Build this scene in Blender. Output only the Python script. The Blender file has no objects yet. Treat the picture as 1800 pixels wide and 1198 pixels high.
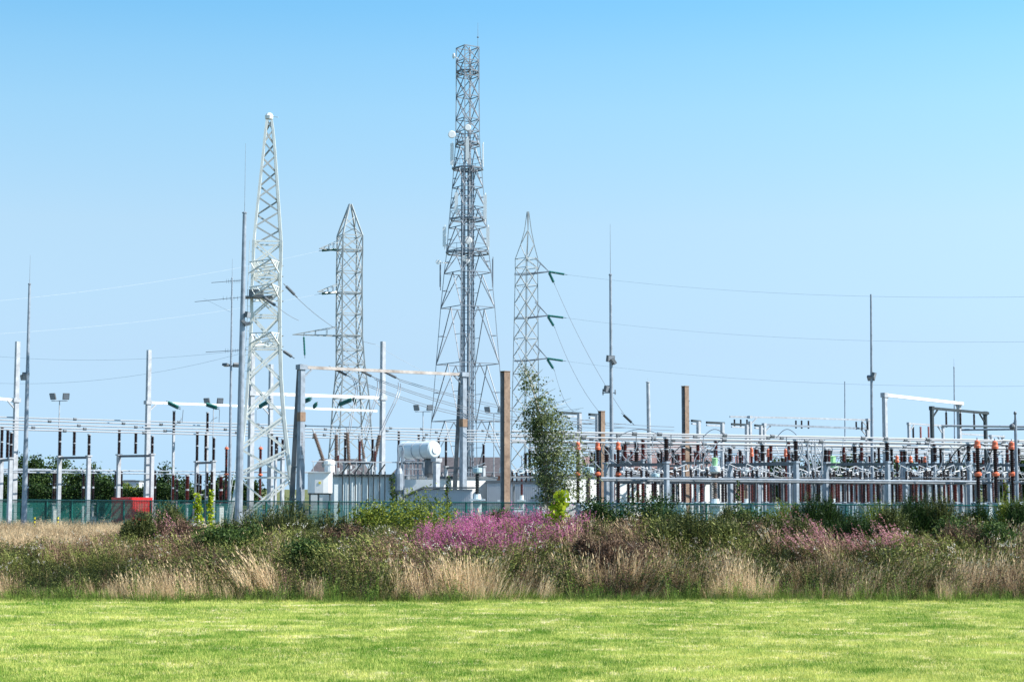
import bpy, math, random
import numpy as np
from mathutils import Vector, Matrix
random.seed(7); rng = np.random.default_rng(7)
S = bpy.context.scene
COL = S.collection
R = math.radians

# ------------------------------------------------------------------ camera, light, exposure
EYE = 3.15; F = 3000.0; HOR = 858.0
PITCH = math.atan((HOR-599)/F)
cam = bpy.data.objects.new('camera', bpy.data.cameras.new('camera')); COL.objects.link(cam)
cam.location = (0, 0, EYE); cam.rotation_euler = (R(90)+PITCH, 0, 0)
cam.data.sensor_width = 36; cam.data.lens = 36*F/1800; cam.data.clip_start = 0.5; cam.data.clip_end = 9000
S.camera = cam
SUN_AZ = R(98); SUN_EL = R(44)          # clockwise from +Y
w = bpy.data.worlds.new('World'); S.world = w; w.use_nodes = True
nt = w.node_tree; nt.nodes.clear()
sky = nt.nodes.new('ShaderNodeTexSky'); sky.sky_type = 'NISHITA'; sky.sun_disc = False
sky.sun_elevation = SUN_EL; sky.sun_rotation = SUN_AZ
sky.altitude = 0; sky.air_density = 1.0; sky.dust_density = 0.25; sky.ozone_density = 1.2
hs = nt.nodes.new('ShaderNodeHueSaturation'); hs.inputs['Hue'].default_value = 0.5; hs.inputs['Saturation'].default_value = 1.0
bg = nt.nodes.new('ShaderNodeBackground'); bg.inputs['Strength'].default_value = 0.178
wo = nt.nodes.new('ShaderNodeOutputWorld')
tcw = nt.nodes.new('ShaderNodeTexCoord'); sx_ = nt.nodes.new('ShaderNodeSeparateXYZ'); cx_ = nt.nodes.new('ShaderNodeCombineXYZ')
def mth(op, a, b):
    n = nt.nodes.new('ShaderNodeMath'); n.operation = op
    for i, v in enumerate((a, b)):
        if isinstance(v, (int, float)): n.inputs[i].default_value = v
        else: nt.links.new(v, n.inputs[i])
    return n.outputs[0]
nt.links.new(tcw.outputs['Generated'], sx_.inputs[0]); zz = sx_.outputs[2]      # clear sky: the pale band is even near the horizon and deepens quickly above
z2 = mth('ADD', mth('MULTIPLY', mth('MULTIPLY', zz, zz), 5.0), .26)
nn = nt.nodes.new('ShaderNodeVectorMath'); nn.operation = 'NORMALIZE'
nt.links.new(sx_.outputs[0], cx_.inputs[0]); nt.links.new(sx_.outputs[1], cx_.inputs[1]); nt.links.new(z2, cx_.inputs[2])
nt.links.new(cx_.outputs[0], nn.inputs[0]); nt.links.new(nn.outputs[0], sky.inputs[0])
tr_ = nt.nodes.new('ShaderNodeValToRGB'); els = tr_.color_ramp.elements
for i, (p_, c_) in enumerate(((.009,(.94,.90,.775)),(.079,(1.054,.968,.804)),(.152,(1.22,1.16,.917)),(.217,(1.114,1.30,1.074)),(.248,(.985,1.313,1.139)),(.276,(.806,1.281,1.185)),(1.0,(.75,1.0,1.0)))):
    e_ = els[i] if i < 2 else els.new(p_)
    e_.position = p_; e_.color = (*[x/1.35 for x in c_], 1)
nt.links.new(zz, tr_.inputs[0]); tm_ = nt.nodes.new('ShaderNodeMix'); tm_.data_type = 'RGBA'; tm_.blend_type = 'MULTIPLY'; tm_.inputs[0].default_value = 1
nt.links.new(sky.outputs[0], tm_.inputs[6]); nt.links.new(tr_.outputs[0], tm_.inputs[7])
nt.links.new(tm_.outputs[2], hs.inputs['Color']); nt.links.new(hs.outputs[0], bg.inputs[0]); nt.links.new(bg.outputs[0], wo.inputs[0])
sd = Vector((math.sin(SUN_AZ)*math.cos(SUN_EL), math.cos(SUN_AZ)*math.cos(SUN_EL), math.sin(SUN_EL)))
sl = bpy.data.lights.new('sun', 'SUN'); sl.energy = 4.6; sl.angle = R(0.5); sl.color = (1.0, 0.955, 0.88)
so = bpy.data.objects.new('sun', sl); COL.objects.link(so); so.rotation_euler = sd.to_track_quat('Z', 'Y').to_euler()
S.view_settings.view_transform = 'Standard'; S.view_settings.look = 'None'
S.view_settings.exposure = 1.05; S.view_settings.gamma = 1.0

# ------------------------------------------------------------------ photo measure -> place
def P(u, v, Y):
    z = Y*math.tan(PITCH+math.atan((599-v)/F))
    d = Y*math.cos(PITCH)+z*math.sin(PITCH)
    return Vector(((u-900)/F*d, Y, z+EYE))
def GX(u, Y): return P(u, 870, Y).x
def ZV(v, Y): return P(900, v, Y).z
AZ = R(48)
A = Vector((math.sin(AZ), math.cos(AZ), 0)); B = Vector((-math.cos(AZ), math.sin(AZ), 0))
ROT_A = math.atan2(A.y, A.x)            # local x along A (recedes right); local y along B

# ------------------------------------------------------------------ materials
def mat(name, col, rough=0.6, metal=0.0, var=0.15, scale=3.0, bump=0.0, stretch=(1,1,1), col2=None, spec=0.5, tint=False):
    m = bpy.data.materials.new(name); m.use_nodes = True; n = m.node_tree; b = n.nodes['Principled BSDF']
    b.inputs['Roughness'].default_value = rough; b.inputs['Metallic'].default_value = metal
    b.inputs['Specular IOR Level'].default_value = spec
    tc = n.nodes.new('ShaderNodeTexCoord'); mp = n.nodes.new('ShaderNodeMapping'); mp.inputs['Scale'].default_value = stretch
    nz = n.nodes.new('ShaderNodeTexNoise'); nz.inputs['Scale'].default_value = scale; nz.inputs['Detail'].default_value = 5
    n.links.new(tc.outputs['Object'], mp.inputs[0]); n.links.new(mp.outputs[0], nz.inputs[0])
    rp = n.nodes.new('ShaderNodeValToRGB'); c1 = rp.color_ramp.elements[0]; c2 = rp.color_ramp.elements[1]
    c1.position = 0.3; c2.position = 0.7
    cc = col2 or tuple(min(1, c*(1+var)) for c in col)
    c1.color = (*[c*(1-var) for c in col], 1); c2.color = (*cc, 1)
    fac = nz.outputs[0]
    if tint:
        at = n.nodes.new('ShaderNodeAttribute'); at.attribute_name = 'tint'
        mx = n.nodes.new('ShaderNodeMath'); mx.operation = 'MULTIPLY_ADD'; mx.inputs[1].default_value = 0.55; 
        s2 = n.nodes.new('ShaderNodeMath'); s2.operation = 'MULTIPLY'; s2.inputs[1].default_value = 0.5
        n.links.new(nz.outputs[0], s2.inputs[0]); n.links.new(at.outputs['Fac'], mx.inputs[0]); n.links.new(s2.outputs[0], mx.inputs[2]); fac = mx.outputs[0]
    n.links.new(fac, rp.inputs[0]); n.links.new(rp.outputs[0], b.inputs['Base Color'])
    if bump:
        bm = n.nodes.new('ShaderNodeBump'); bm.inputs['Strength'].default_value = bump
        n.links.new(nz.outputs[0], bm.inputs['Height']); n.links.new(bm.outputs[0], b.inputs['Normal'])
    return m
def leafmat(name, dark, light, scale=0.8, trans=0.25, rough=0.65):
    m = mat(name, dark, rough, 0, 0, scale, col2=light, tint=True, spec=0.2)
    n = m.node_tree; b = n.nodes['Principled BSDF']; out = n.nodes['Material Output']
    tr = n.nodes.new('ShaderNodeBsdfTranslucent'); mx = n.nodes.new('ShaderNodeMixShader'); mx.inputs[0].default_value = trans
    src = b.inputs['Base Color'].links[0].from_socket
    n.links.new(src, tr.inputs[0]); n.links.new(b.outputs[0], mx.inputs[1]); n.links.new(tr.outputs[0], mx.inputs[2]); n.links.new(mx.outputs[0], out.inputs[0])
    return m
M = dict(
    white=mat('white_paint', (.78,.78,.77), .45, 0, .05, 1.5),
    galv=mat('galvanised_steel', (.26,.30,.35), .5, .2, .25, 2.5),
    galvl=mat('pale_galvanised_steel', (.39,.41,.44), .5, .1, .2, 2.5),
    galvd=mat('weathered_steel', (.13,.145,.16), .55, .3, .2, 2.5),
    pyl=mat('pylon_steel', (.60,.62,.59), .55, .1, .12, 1.2),
    pylb=mat('dull_pylon_steel', (.34,.36,.36), .55, .2, .2, 1.2),
    tel=mat('telecom_steel', (.15,.17,.20), .5, .2, .2, 1.2),
    cable=mat('cable_bundle', (.07,.09,.13), .5, .1, .4, 6, col2=(.24,.28,.34)),
    alu=mat('aluminium_tube', (.37,.38,.40), .42, .3, .05, 2),
    wire=mat('conductor_wire', (.20,.21,.23), .5, .5, .1, 2),
    wirel=mat('thin_wire', (.34,.40,.46), .6, .2, .1, 2),
    brown=mat('brown_porcelain', (.020,.010,.010), .22, 0, .25, 3),
    maroon=mat('maroon_porcelain', (.075,.014,.012), .28, 0, .25, 3),
    dust=mat('grey_brown_porcelain', (.17,.125,.105), .4, 0, .2, 3),
    pink=mat('pale_red_porcelain', (.38,.15,.14), .4, 0, .2, 3),
    orange=mat('orange_paint', (.66,.15,.07), .45, 0, .12, 4),
    green_glass=mat('green_glass_insulator', (.015,.13,.11), .2, 0, .3, 4),
    greenp=mat('pale_green_paint', (.32,.58,.30), .4, 0, .1, 3),
    panblue=mat('pale_blue_paint', (.42,.56,.62), .45, 0, .08, 3),
    tbody=mat('pale_grey_blue_paint', (.60,.67,.70), .45, 0, .07, 1.3),
    teal=mat('green_fence_paint', (.003,.115,.095), .4, 0, .15, 3),
    dark=mat('dark_steel', (.035,.045,.05), .45, .2, .3, 3),
    red=mat('red_paint', (.75,.02,.02), .4, 0, .1, 1.5),
    rust=mat('rusty_steel', (.17,.11,.075), .85, 0, .2, 2.5, col2=(.31,.22,.16), bump=.2),
    dustb=mat('rust_bloomed_steel', (.30,.25,.22), .8, 0, .2, 1.5, col2=(.50,.46,.43)),
    rustb=mat('rust_band', (.23,.15,.10), .8, 0, .2, 4),
    wall=mat('white_render', (.74,.74,.72), .8, 0, .04, .5),
    ribbed=mat('grey_cladding', (.48,.50,.54), .6, 0, .05, 1),
    roof=mat('dark_tiles', (.075,.065,.07), .8, 0, .3, 2.5, bump=.3),
    roofr=mat('red_tiles', (.20,.12,.11), .8, 0, .25, 2.5, bump=.3),
    brick=mat('brick', (.36,.15,.09), .8, 0, .2, 3),
    glass=mat('window_glass', (.06,.08,.10), .15, 0, .1, 3),
    lamp=mat('lamp_glass', (.25,.28,.32), .2, 0, .1, 3),
    bark=mat('bark', (.12,.09,.065), .9, 0, .3, 4),
    barkb=mat('birch_bark', (.42,.38,.33), .8, 0, .4, 5, col2=(.6,.57,.52)),
    yellow=mat('yellow_paint', (.75,.62,.03), .5, 0, .1, 3),
    leaf_dark=leafmat('dark_leaves', (.006,.020,.005), (.050,.095,.020)),
    leaf_mid=leafmat('green_leaves', (.016,.040,.010), (.10,.155,.035)),
    leaf_birch=leafmat('birch_leaves', (.040,.065,.022), (.25,.29,.12), trans=.3),
    leaf_lime=leafmat('lime_leaves', (.14,.22,.012), (.52,.58,.03), trans=.35),
    leaf_bright=leafmat('bright_shrub_leaves', (.05,.085,.012), (.27,.31,.04), trans=.3),
    broom=leafmat('broom_stems', (.015,.027,.008), (.15,.165,.045), trans=.15),
    dry=leafmat('dry_grass_blades', (.24,.15,.075), (.82,.62,.38), .5, .3),
    weed=leafmat('olive_weed_leaves', (.020,.034,.008), (.25,.265,.068), .6, .2),
    dead=leafmat('dead_weed_stems', (.05,.028,.020), (.27,.17,.11), .6, .15),
    flower=leafmat('fireweed_flowers', (.24,.030,.14), (.66,.19,.42), 1.2, .3),
    flowerd=leafmat('faded_fireweed', (.34,.12,.15), (.68,.34,.38), 1.2, .3),
    fluff=leafmat('seed_heads', (.35,.30,.24), (.75,.70,.60), 1.2, .3),
    verge=leafmat('verge_grass_blades', (.045,.10,.015), (.24,.33,.06), .6, .3),
    turf=leafmat('turf_blades', (.095,.225,.016), (.62,.63,.18), .35, .3),
)

# ------------------------------------------------------------------ mesh building
class MB:
    def __init__(s): s.v = []; s.f = []
    def add(s, vs, fs):
        o = len(s.v); s.v += [tuple(p) for p in vs]; s.f += [tuple(i+o for i in f) for f in fs]; return s
    def box(s, c, d, rz=0):
        cx, cy, cz = c; a, b, h = d[0]/2, d[1]/2, d[2]/2; k, q = math.cos(rz), math.sin(rz)
        vs = [(cx+x*k-y*q, cy+x*q+y*k, cz+z) for z in (-h, h) for x, y in ((-a,-b),(a,-b),(a,b),(-a,b))]
        return s.add(vs, [(3,2,1,0),(4,5,6,7),(0,1,5,4),(1,2,6,5),(2,3,7,6),(3,0,4,7)])
    def bar(s, p, q, r, n=4, r2=None, cap=True):
        p = Vector(p); q = Vector(q); d = q-p
        if d.length < 1e-6: return s
        d.normalize(); up = Vector((0,0,1)) if abs(d.z) < .95 else Vector((1,0,0))
        x = d.cross(up).normalized(); y = x.cross(d); r2 = r if r2 is None else r2
        vs = []
        for c, rr in ((p, r), (q, r2)):
            for i in range(n):
                a = 2*math.pi*(i+.5)/n; vs.append(c+x*math.cos(a)*rr+y*math.sin(a)*rr)
        fs = [(i, (i+1)%n, n+(i+1)%n, n+i) for i in range(n)]
        if cap: fs += [tuple(range(n))[::-1], tuple(range(n, 2*n))]
        return s.add(vs, fs)
    def tube(s, pts, r, n=5):
        for a, b in zip(pts[:-1], pts[1:]): s.bar(a, b, r, n)
        return s
    def lathe(s, prof, c=(0,0,0), n=8, axis=None):
        vs = []; fs = []
        q = Vector((0,0,1)).rotation_difference(Vector(axis)) if axis is not None else None
        for r, z in prof:
            for i in range(n):
                a = 2*math.pi*i/n; p = Vector((r*math.cos(a), r*math.sin(a), z))
                if q: p = q @ p
                vs.append(p+Vector(c))
        for k in range(len(prof)-1):
            for i in range(n):
                j = (i+1)%n; fs.append((k*n+i, k*n+j, (k+1)*n+j, (k+1)*n+i))
        fs += [tuple(range(n))[::-1], tuple(range((len(prof)-1)*n, len(prof)*n))]
        return s.add(vs, fs)
    def insul(s, c, h, r, n=8, axis=None, sheds=None):
        k = sheds or max(4, int(h/.11)); pr = [(r*.6, 0)]
        for i in range(k):
            z0 = h*(i+.1)/k; z1 = h*(i+.55)/k; z2 = h*(i+.9)/k
            pr += [(r*.62, z0), (r, z1), (r*.62, z2)]
        pr.append((r*.6, h))
        return s.lathe(pr, c, n, axis)
    def mesh(s, name, m, smooth=False):
        me = bpy.data.meshes.new(name); me.from_pydata(s.v, [], s.f); me.materials.append(m)
        if smooth: me.polygons.foreach_set('use_smooth', [True]*len(me.polygons))
        me.update(); return me
    def build(s, name, m, parent=None, world=False, smooth=False):
        if world and parent is not None:
            inv = Matrix.Translation(parent.location) @ Matrix.Rotation(parent.rotation_euler.z, 4, 'Z'); inv = inv.inverted()
            pv = parent.parent
            s.v = [tuple(inv @ Vector(p)) for p in s.v]
        o = bpy.data.objects.new(name, s.mesh(name, m, smooth)); COL.objects.link(o)
        if parent is not None: o.parent = parent
        return o
def tag(o, label=None, cat=None, group=None, kind=None):
    if label: o['label'] = label
    if cat: o['category'] = cat
    if group: o['group'] = group
    if kind: o['kind'] = kind
    return o
def thing(name, label, cat, loc=(0,0,0), rz=0, group=None):
    o = bpy.data.objects.new(name, None); COL.objects.link(o); o.location = loc; o.rotation_euler = (0,0,rz)
    return tag(o, label, cat, group)
KIDS = {}
def copy_tree(o, loc, rz=None, label=None, group=None):
    def rec(x, par):
        c = x.copy(); COL.objects.link(c)
        if par is not None: c.parent = par
        for ch in (KIDS.get(x.name) or [k for k in x.children]): rec(ch, c)
        return c
    kids = list(o.children)
    c = rec(o, None); c.location = loc
    if rz is not None: c.rotation_euler = (0,0,rz)
    if label: c['label'] = label
    if group: c['group'] = group
    return c
class Kind:
    """first use moves the prototype itself, later uses copy it"""
    def __init__(s, maker): s.maker = maker; s.o = None
    def put(s, loc, rz, label, group=None):
        if s.o is None:
            s.o = s.maker(); s.o.location = loc; s.o.rotation_euler = (0,0,rz); s.o['label'] = label
            if group: s.o['group'] = group
            return s.o
        return copy_tree(s.o, loc, rz, label, group)

# ------------------------------------------------------------------ terrain
FOOT = lambda X: 48.6+0.4*math.sin(X*.35)+.35*math.sin(X*.9+1)+.22*math.sin(X*2.3+2)+.12*math.sin(X*5.1)+(0.06*max(0, X-4) if X > 4 else 0)
def mound(X, Y):
    t = (Y-FOOT(X))
    up = min(1, max(0, t/9.5)); up = up*up*(3-2*up)
    dn = min(1, max(0, (Y-74)/14)); dn = dn*dn*(3-2*dn)
    crest = 1.05+.17*math.sin(X*.31+.6)+.12*math.sin(X*.83)+.07*math.sin(X*2.1+Y*.4)
    if X < -9: crest -= min(1, (-9-X)/8)*.30
    return up*(1-dn)*crest
vm = np.vectorize(mound)
def grid(name, xs, ys, zf, m, kind='structure'):
    X, Y = np.meshgrid(xs, ys); Z = zf(X, Y); nx, ny = len(xs), len(ys)
    v = np.stack([X.ravel(), Y.ravel(), Z.ravel()], 1)
    f = [(j*nx+i, j*nx+i+1, (j+1)*nx+i+1, (j+1)*nx+i) for j in range(ny-1) for i in range(nx-1)]
    me = bpy.data.meshes.new(name); me.from_pydata(v.tolist(), [], f); me.materials.append(m)
    me.polygons.foreach_set('use_smooth', [True]*len(f)); me.update()
    o = bpy.data.objects.new(name, me); COL.objects.link(o); return tag(o, kind=kind)
def ground_mat(name, c1, c2, c3, s1, s2):
    m = bpy.data.materials.new(name); m.use_nodes = True; n = m.node_tree; b = n.nodes['Principled BSDF']; b.inputs['Roughness'].default_value = .95
    b.inputs['Specular IOR Level'].default_value = .1
    tc = n.nodes.new('ShaderNodeTexCoord'); mp = n.nodes.new('ShaderNodeMapping'); mp.inputs['Scale'].default_value = (.55, 1, 1)
    n.links.new(tc.outputs['Object'], mp.inputs[0])
    def nz(s, d):
        q = n.nodes.new('ShaderNodeTexNoise'); q.inputs['Scale'].default_value = s; q.inputs['Detail'].default_value = d; n.links.new(mp.outputs[0], q.inputs[0]); return q
    a, c = nz(s1, 6), nz(s2, 5)
    def ramp(src, lo, hi):
        r = n.nodes.new('ShaderNodeMapRange'); r.inputs[1].default_value = lo; r.inputs[2].default_value = hi; n.links.new(src.outputs[0], r.inputs[0]); return r
    ra, rc = ramp(a, .38, .62), ramp(c, .45, .65)
    def mix(f, x, y):
        q = n.nodes.new('ShaderNodeMix'); q.data_type = 'RGBA'; n.links.new(f.outputs[0], q.inputs[0])
        for k, val in ((6, x), (7, y)):
            if isinstance(val, tuple): q.inputs[k].default_value = (*val, 1)
            else: n.links.new(val.outputs[2], q.inputs[k])
        return q
    q1 = mix(ra, c1, c2); q2 = mix(rc, q1, c3); n.links.new(q2.outputs[2], b.inputs['Base Color'])
    bm = n.nodes.new('ShaderNodeBump'); bm.inputs['Strength'].default_value = .6; f = nz(18, 4); n.links.new(f.outputs[0], bm.inputs['Height']); n.links.new(bm.outputs[0], b.inputs['Normal'])
    return m
lawn_m = ground_mat('lawn_turf', (.14,.22,.025), (.24,.31,.05), (.60,.50,.30), 2.2, 1.1)
bank_m = ground_mat('bank_soil', (.045,.05,.02), (.10,.085,.045), (.17,.13,.075), .8, .35)
yard_m = ground_mat('yard_gravel', (.09,.085,.07), (.17,.16,.14), (.07,.09,.035), 2, .1)
far_m = ground_mat('far_fields', (.07,.10,.03), (.12,.14,.05), (.16,.14,.07), .05, .02)
xs = np.linspace(-34, 34, 137)
grid('lawn', np.linspace(-60, 60, 61), np.linspace(-12, 48.2, 40), lambda X, Y: 0*X, lawn_m)
grid('embankment', xs, np.linspace(48.2, 88, 90), lambda X, Y: vm(X, Y), bank_m)
for sx in (-1, 1):
    grid('verge', np.array([34.0, 60.0])*sx if sx > 0 else np.array([-60.0, -34.0]), np.linspace(48.2, 88, 20), lambda X, Y: vm(np.sign(X)*34, Y), bank_m)
grid('gravel_yard', np.linspace(-140, 160, 20), np.linspace(88, 260, 20), lambda X, Y: 0*X-.0, yard_m)
g = MB()
for x0, x1, y0, y1 in ((-4000,-60,-12,88),(60,4000,-12,88),(-4000,-140,88,260),(160,4000,88,260),(-4000,4000,260,5200),(-4000,4000,-400,-12)):
    g.add([(x0,y0,-.004),(x1,y0,-.004),(x1,y1,-.004),(x0,y1,-.004)], [(0,1,2,3)])
tag(g.build('fields', far_m), kind='structure')

# ------------------------------------------------------------------ numpy foliage merging
def merge(name, protos, pts, scales, rots, mats, tilt=None, tints=None, parent=None):
    """protos: list of (V[n,3], F[k,4] quads, tint[n], matidx[k]); one merged mesh"""
    which = rng.integers(0, len(protos), len(pts)); Vs=[]; Fs=[]; Ts=[]; Ms=[]; off = 0
    for k, (V, Fc, T, MI) in enumerate(protos):
        idx = np.nonzero(which == k)[0]
        if not len(idx): continue
        c, s = np.cos(rots[idx]), np.sin(rots[idx]); sc = scales[idx]
        x = V[None,:,0]*c[:,None]-V[None,:,1]*s[:,None]; y = V[None,:,0]*s[:,None]+V[None,:,1]*c[:,None]; z = np.repeat(V[None,:,2], len(idx), 0)
        if tilt is not None: x = x+z*tilt[idx][:,None]
        W = np.stack([x, y, z], 2)*sc[:,None,None]+pts[idx][:,None,:]
        Vs.append(W.reshape(-1,3)); n = len(V)
        Fs.append((Fc[None]+(np.arange(len(idx))*n)[:,None,None]+off).reshape(-1,4)); off += n*len(idx)
        tt = T[None,:]+(tints[idx][:,None] if tints is not None else 0)
        Ts.append(tt.ravel()); Ms.append(np.tile(MI, len(idx)))
    V = np.concatenate(Vs); Fq = np.concatenate(Fs); T = np.concatenate(Ts); MI = np.concatenate(Ms)
    o = bpy.data.objects.new(name, qmesh(name, V, Fq, T, MI, mats)); COL.objects.link(o)
    if parent is not None: o.parent = parent
    return o
def qmesh(name, V, Fq, T, MI, mats):
    me = bpy.data.meshes.new(name); me.vertices.add(len(V)); me.vertices.foreach_set('co', V.astype(np.float32).ravel())
    me.loops.add(Fq.size); me.loops.foreach_set('vertex_index', Fq.astype(np.int32).ravel())
    me.polygons.add(len(Fq)); me.polygons.foreach_set('loop_start', np.arange(0, Fq.size, 4, dtype=np.int32)); me.polygons.foreach_set('loop_total', np.full(len(Fq), 4, np.int32))
    for m in mats: me.materials.append(m)
    me.polygons.foreach_set('material_index', MI.astype(np.int32))
    a = me.attributes.new('tint', 'FLOAT', 'POINT'); a.data.foreach_set('value', T.astype(np.float32)); me.update(calc_edges=True); me.validate(); return me
class PB:
    """prototype of blades/leaves as quads"""
    def __init__(s): s.V=[]; s.F=[]; s.T=[]; s.M=[]
    def blade(s, p, d, L, w, bend=0.0, t=.5, m=0, seg=1, wt=.15):
        """d unit direction; ribbon tapering, faces random side"""
        d = np.array(d, float); d /= np.linalg.norm(d); a = random.uniform(0, 6.28); side = np.array([math.cos(a), math.sin(a), 0.0]); hz = np.array([d[0], d[1], 0]); 
        if np.linalg.norm(hz) < .05: hz = np.array([math.cos(a+1), math.sin(a+1), 0])
        o = len(s.V); p = np.array(p, float)
        for i in range(seg+1):
            q = i/seg; c = p+d*L*q+hz*bend*L*q*q-np.array([0,0,1])*abs(bend)*L*q*q*.5; ww = w*(1-(1-wt)*q)/2
            s.V += [c-side*ww, c+side*ww]; s.T += [t, t]
        for i in range(seg): s.F.append((o+2*i, o+2*i+1, o+2*i+3, o+2*i+2)); s.M.append(m)
    def leaf(s, p, L, w, t=.5, m=0, n=None):
        a = np.random.default_rng(random.randrange(1<<30)); d = a.normal(size=3); d[2] *= .7; d /= np.linalg.norm(d); e = np.cross(d, a.normal(size=3)); e /= np.linalg.norm(e)
        p = np.array(p, float); o = len(s.V)
        s.V += [p-d*L/2, p+e*w/2, p+d*L/2, p-e*w/2]; s.T += [t]*4; s.F.append((o,o+1,o+2,o+3)); s.M.append(m)
    def get(s): return np.array(s.V), np.array(s.F), np.array(s.T), np.array(s.M)
U = random.uniform
def dirv(spread):
    a = U(0, 6.28); t = abs(random.gauss(0, spread)); return (math.sin(t)*math.cos(a), math.sin(t)*math.sin(a), math.cos(t))
def p_dry():
    b = PB()
    for i in range(16):
        d = dirv(.22); L = U(.45, 1.0); q = (U(-.12,.12), U(-.12,.12), 0); t = U(0,.8)
        b.blade(q, d, L, .011, U(0,.25), t, 0, 2, .5)
        e = [q[k]+d[k]*L for k in range(3)]
        if i % 2: b.blade(e, d, .12, .028, .3, t+.1, 0, 1)
    return b.get()
def p_weed():
    b = PB()
    for i in range(7):
        d = dirv(.3); L = U(.4, 1.0); q = np.array((U(-.15,.15), U(-.15,.15), 0)); b.blade(q, d, L, .014, .1, .2, 0, 2, .5)
        for k in range(11):
            r = U(.15, 1); c = q+np.array(d)*L*r; b.leaf(c+np.random.default_rng(k+i*31).normal(size=3)*.03, U(.06,.13), .028, U(0,.9), 0)
    for i in range(8): b.blade((U(-.15,.15), U(-.15,.15), 0), dirv(.3), U(.3,.7), .014, .2, U(.1,.9), 0, 2, .2)
    return b.get()
def p_fire(m=1):
    b = PB()
    for i in range(3):
        d = dirv(.16); L = U(.72, 1.3); q = np.array((U(-.15,.15), U(-.15,.15), 0)); b.blade(q, d, L, .014, .0, .3, 0, 1, .4)
        for k in range(14):
            r = U(.1, .62); b.leaf(q+np.array(d)*L*r+np.array((U(-.05,.05), U(-.05,.05), 0)), U(.09,.14), .022, U(0,.7), 0)
        for k in range(25):
            r = U(.58, 1.02); rad = .055*(1.15-r)*2.0+.008; b.leaf(q+np.array(d)*L*r+np.array((U(-rad,rad), U(-rad,rad), 0)), U(.025,.05), .028, U(0,.9), 1)
    return b.get()
def p_dead():
    b = PB()
    for i in range(9):
        d = dirv(.35); L = U(.4,.95); q = np.array((U(-.12,.12), U(-.12,.12), 0)); b.blade(q, d, L, .012, .1, U(0,.6), 0, 2, .6)
        for k in range(9): b.leaf(q+np.array(d)*L*U(.4,1.05)+np.array((U(-.05,.05), U(-.05,.05), U(-.04,.04))), U(.03,.06), .03, U(0,.9), 0)
    return b.get()
def p_verge():
    b = PB()
    for i in range(14): b.blade((U(-.12,.12), U(-.12,.12), 0), dirv(.4), U(.12,.34), .014, U(.1,.5), U(0,.9), 0, 2, .2)
    return b.get()
def p_fluff():
    b = PB()
    for i in range(5):
        d = dirv(.25); L = U(.6,1.0); q = np.array((U(-.12,.12), U(-.12,.12), 0)); b.blade(q, d, L, .01, 0, .2, 0, 1, .6)
        for k in range(7): b.leaf(q+np.array(d)*L+np.array((U(-.05,.05), U(-.05,.05), U(-.03,.05))), .035, .035, U(.2,.9), 1)
    return b.get()
def p_turf():
    b = PB()
    for i in range(9): b.blade((U(-.09,.09), U(-.09,.09), 0), dirv(.5), U(.03,.075), .008, U(0,.5), U(0,.9), 0, 1, .25)
    return b.get()

def vnoise(X, Y, s, seed):
    """smooth value noise"""
    r = np.random.default_rng(seed).random((128,128)); x = X*s+40; y = Y*s+40; xi = np.floor(x).astype(int); yi = np.floor(y).astype(int); fx = x-xi; fy = y-yi
    fx = fx*fx*(3-2*fx); fy = fy*fy*(3-2*fy); g = lambda a, b: r[a % 128, b % 128]
    return (g(xi,yi)*(1-fx)+g(xi+1,yi)*fx)*(1-fy)+(g(xi,yi+1)*(1-fx)+g(xi+1,yi+1)*fx)*fy

# lawn blades: a real stand of turf over the visible strip
N = 125000
Yl = 27.0+(rng.random(N)**1.15)*22.2; Xl = (rng.random(N)-.5)*2*(Yl*.345+1.5)
dry = vnoise(Xl*.7, Yl, .45, 3)*.2+vnoise(Xl, Yl, 1.5, 4)*.3+.28*vnoise(Xl, Yl, 4, 5)+.22*vnoise(Xl, Yl, 9, 6)
keep = rng.random(N) < np.clip(1.5-1.5*dry, .22, 1)
Xl, Yl, dry = Xl[keep], Yl[keep], dry[keep]
foot_l = np.vectorize(FOOT)(Xl); k2 = Yl < foot_l+.5; Xl, Yl, dry = Xl[k2], Yl[k2], dry[k2]
merge('turf_grass', [p_turf() for _ in range(10)], np.stack([Xl, Yl, 0*Xl], 1), rng.uniform(.7, 1.35, len(Xl)), rng.random(len(Xl))*6.28, [M['turf']], tints=(dry-.53)*1.75+.22*np.clip((vnoise(Xl, Yl, .8, 8)-.62)*5, 0, 1)+.12*((Xl > 3) & (Yl < 36))+rng.uniform(-.25,.25,len(dry)))
tag(bpy.data.objects['turf_grass'], 'short mown grass, bright green with straw coloured patches', 'grass', kind='stuff')

N = 900
Xe = (rng.random(N)-.5)*40; fe = np.vectorize(FOOT)(Xe); Ye = fe-rng.random(N)**2.2*1.3+.1
tag(merge('edge_tufts', [p_verge() for _ in range(6)]+[p_dead() for _ in range(1)], np.stack([Xe, Ye, 0*Xe], 1), rng.uniform(.35,.95,N), rng.random(N)*6.28, [M['verge']], tints=rng.uniform(-.2,.3,N)), 'ragged uncut tufts straying onto the lawn edge', 'grass', kind='stuff')
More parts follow.
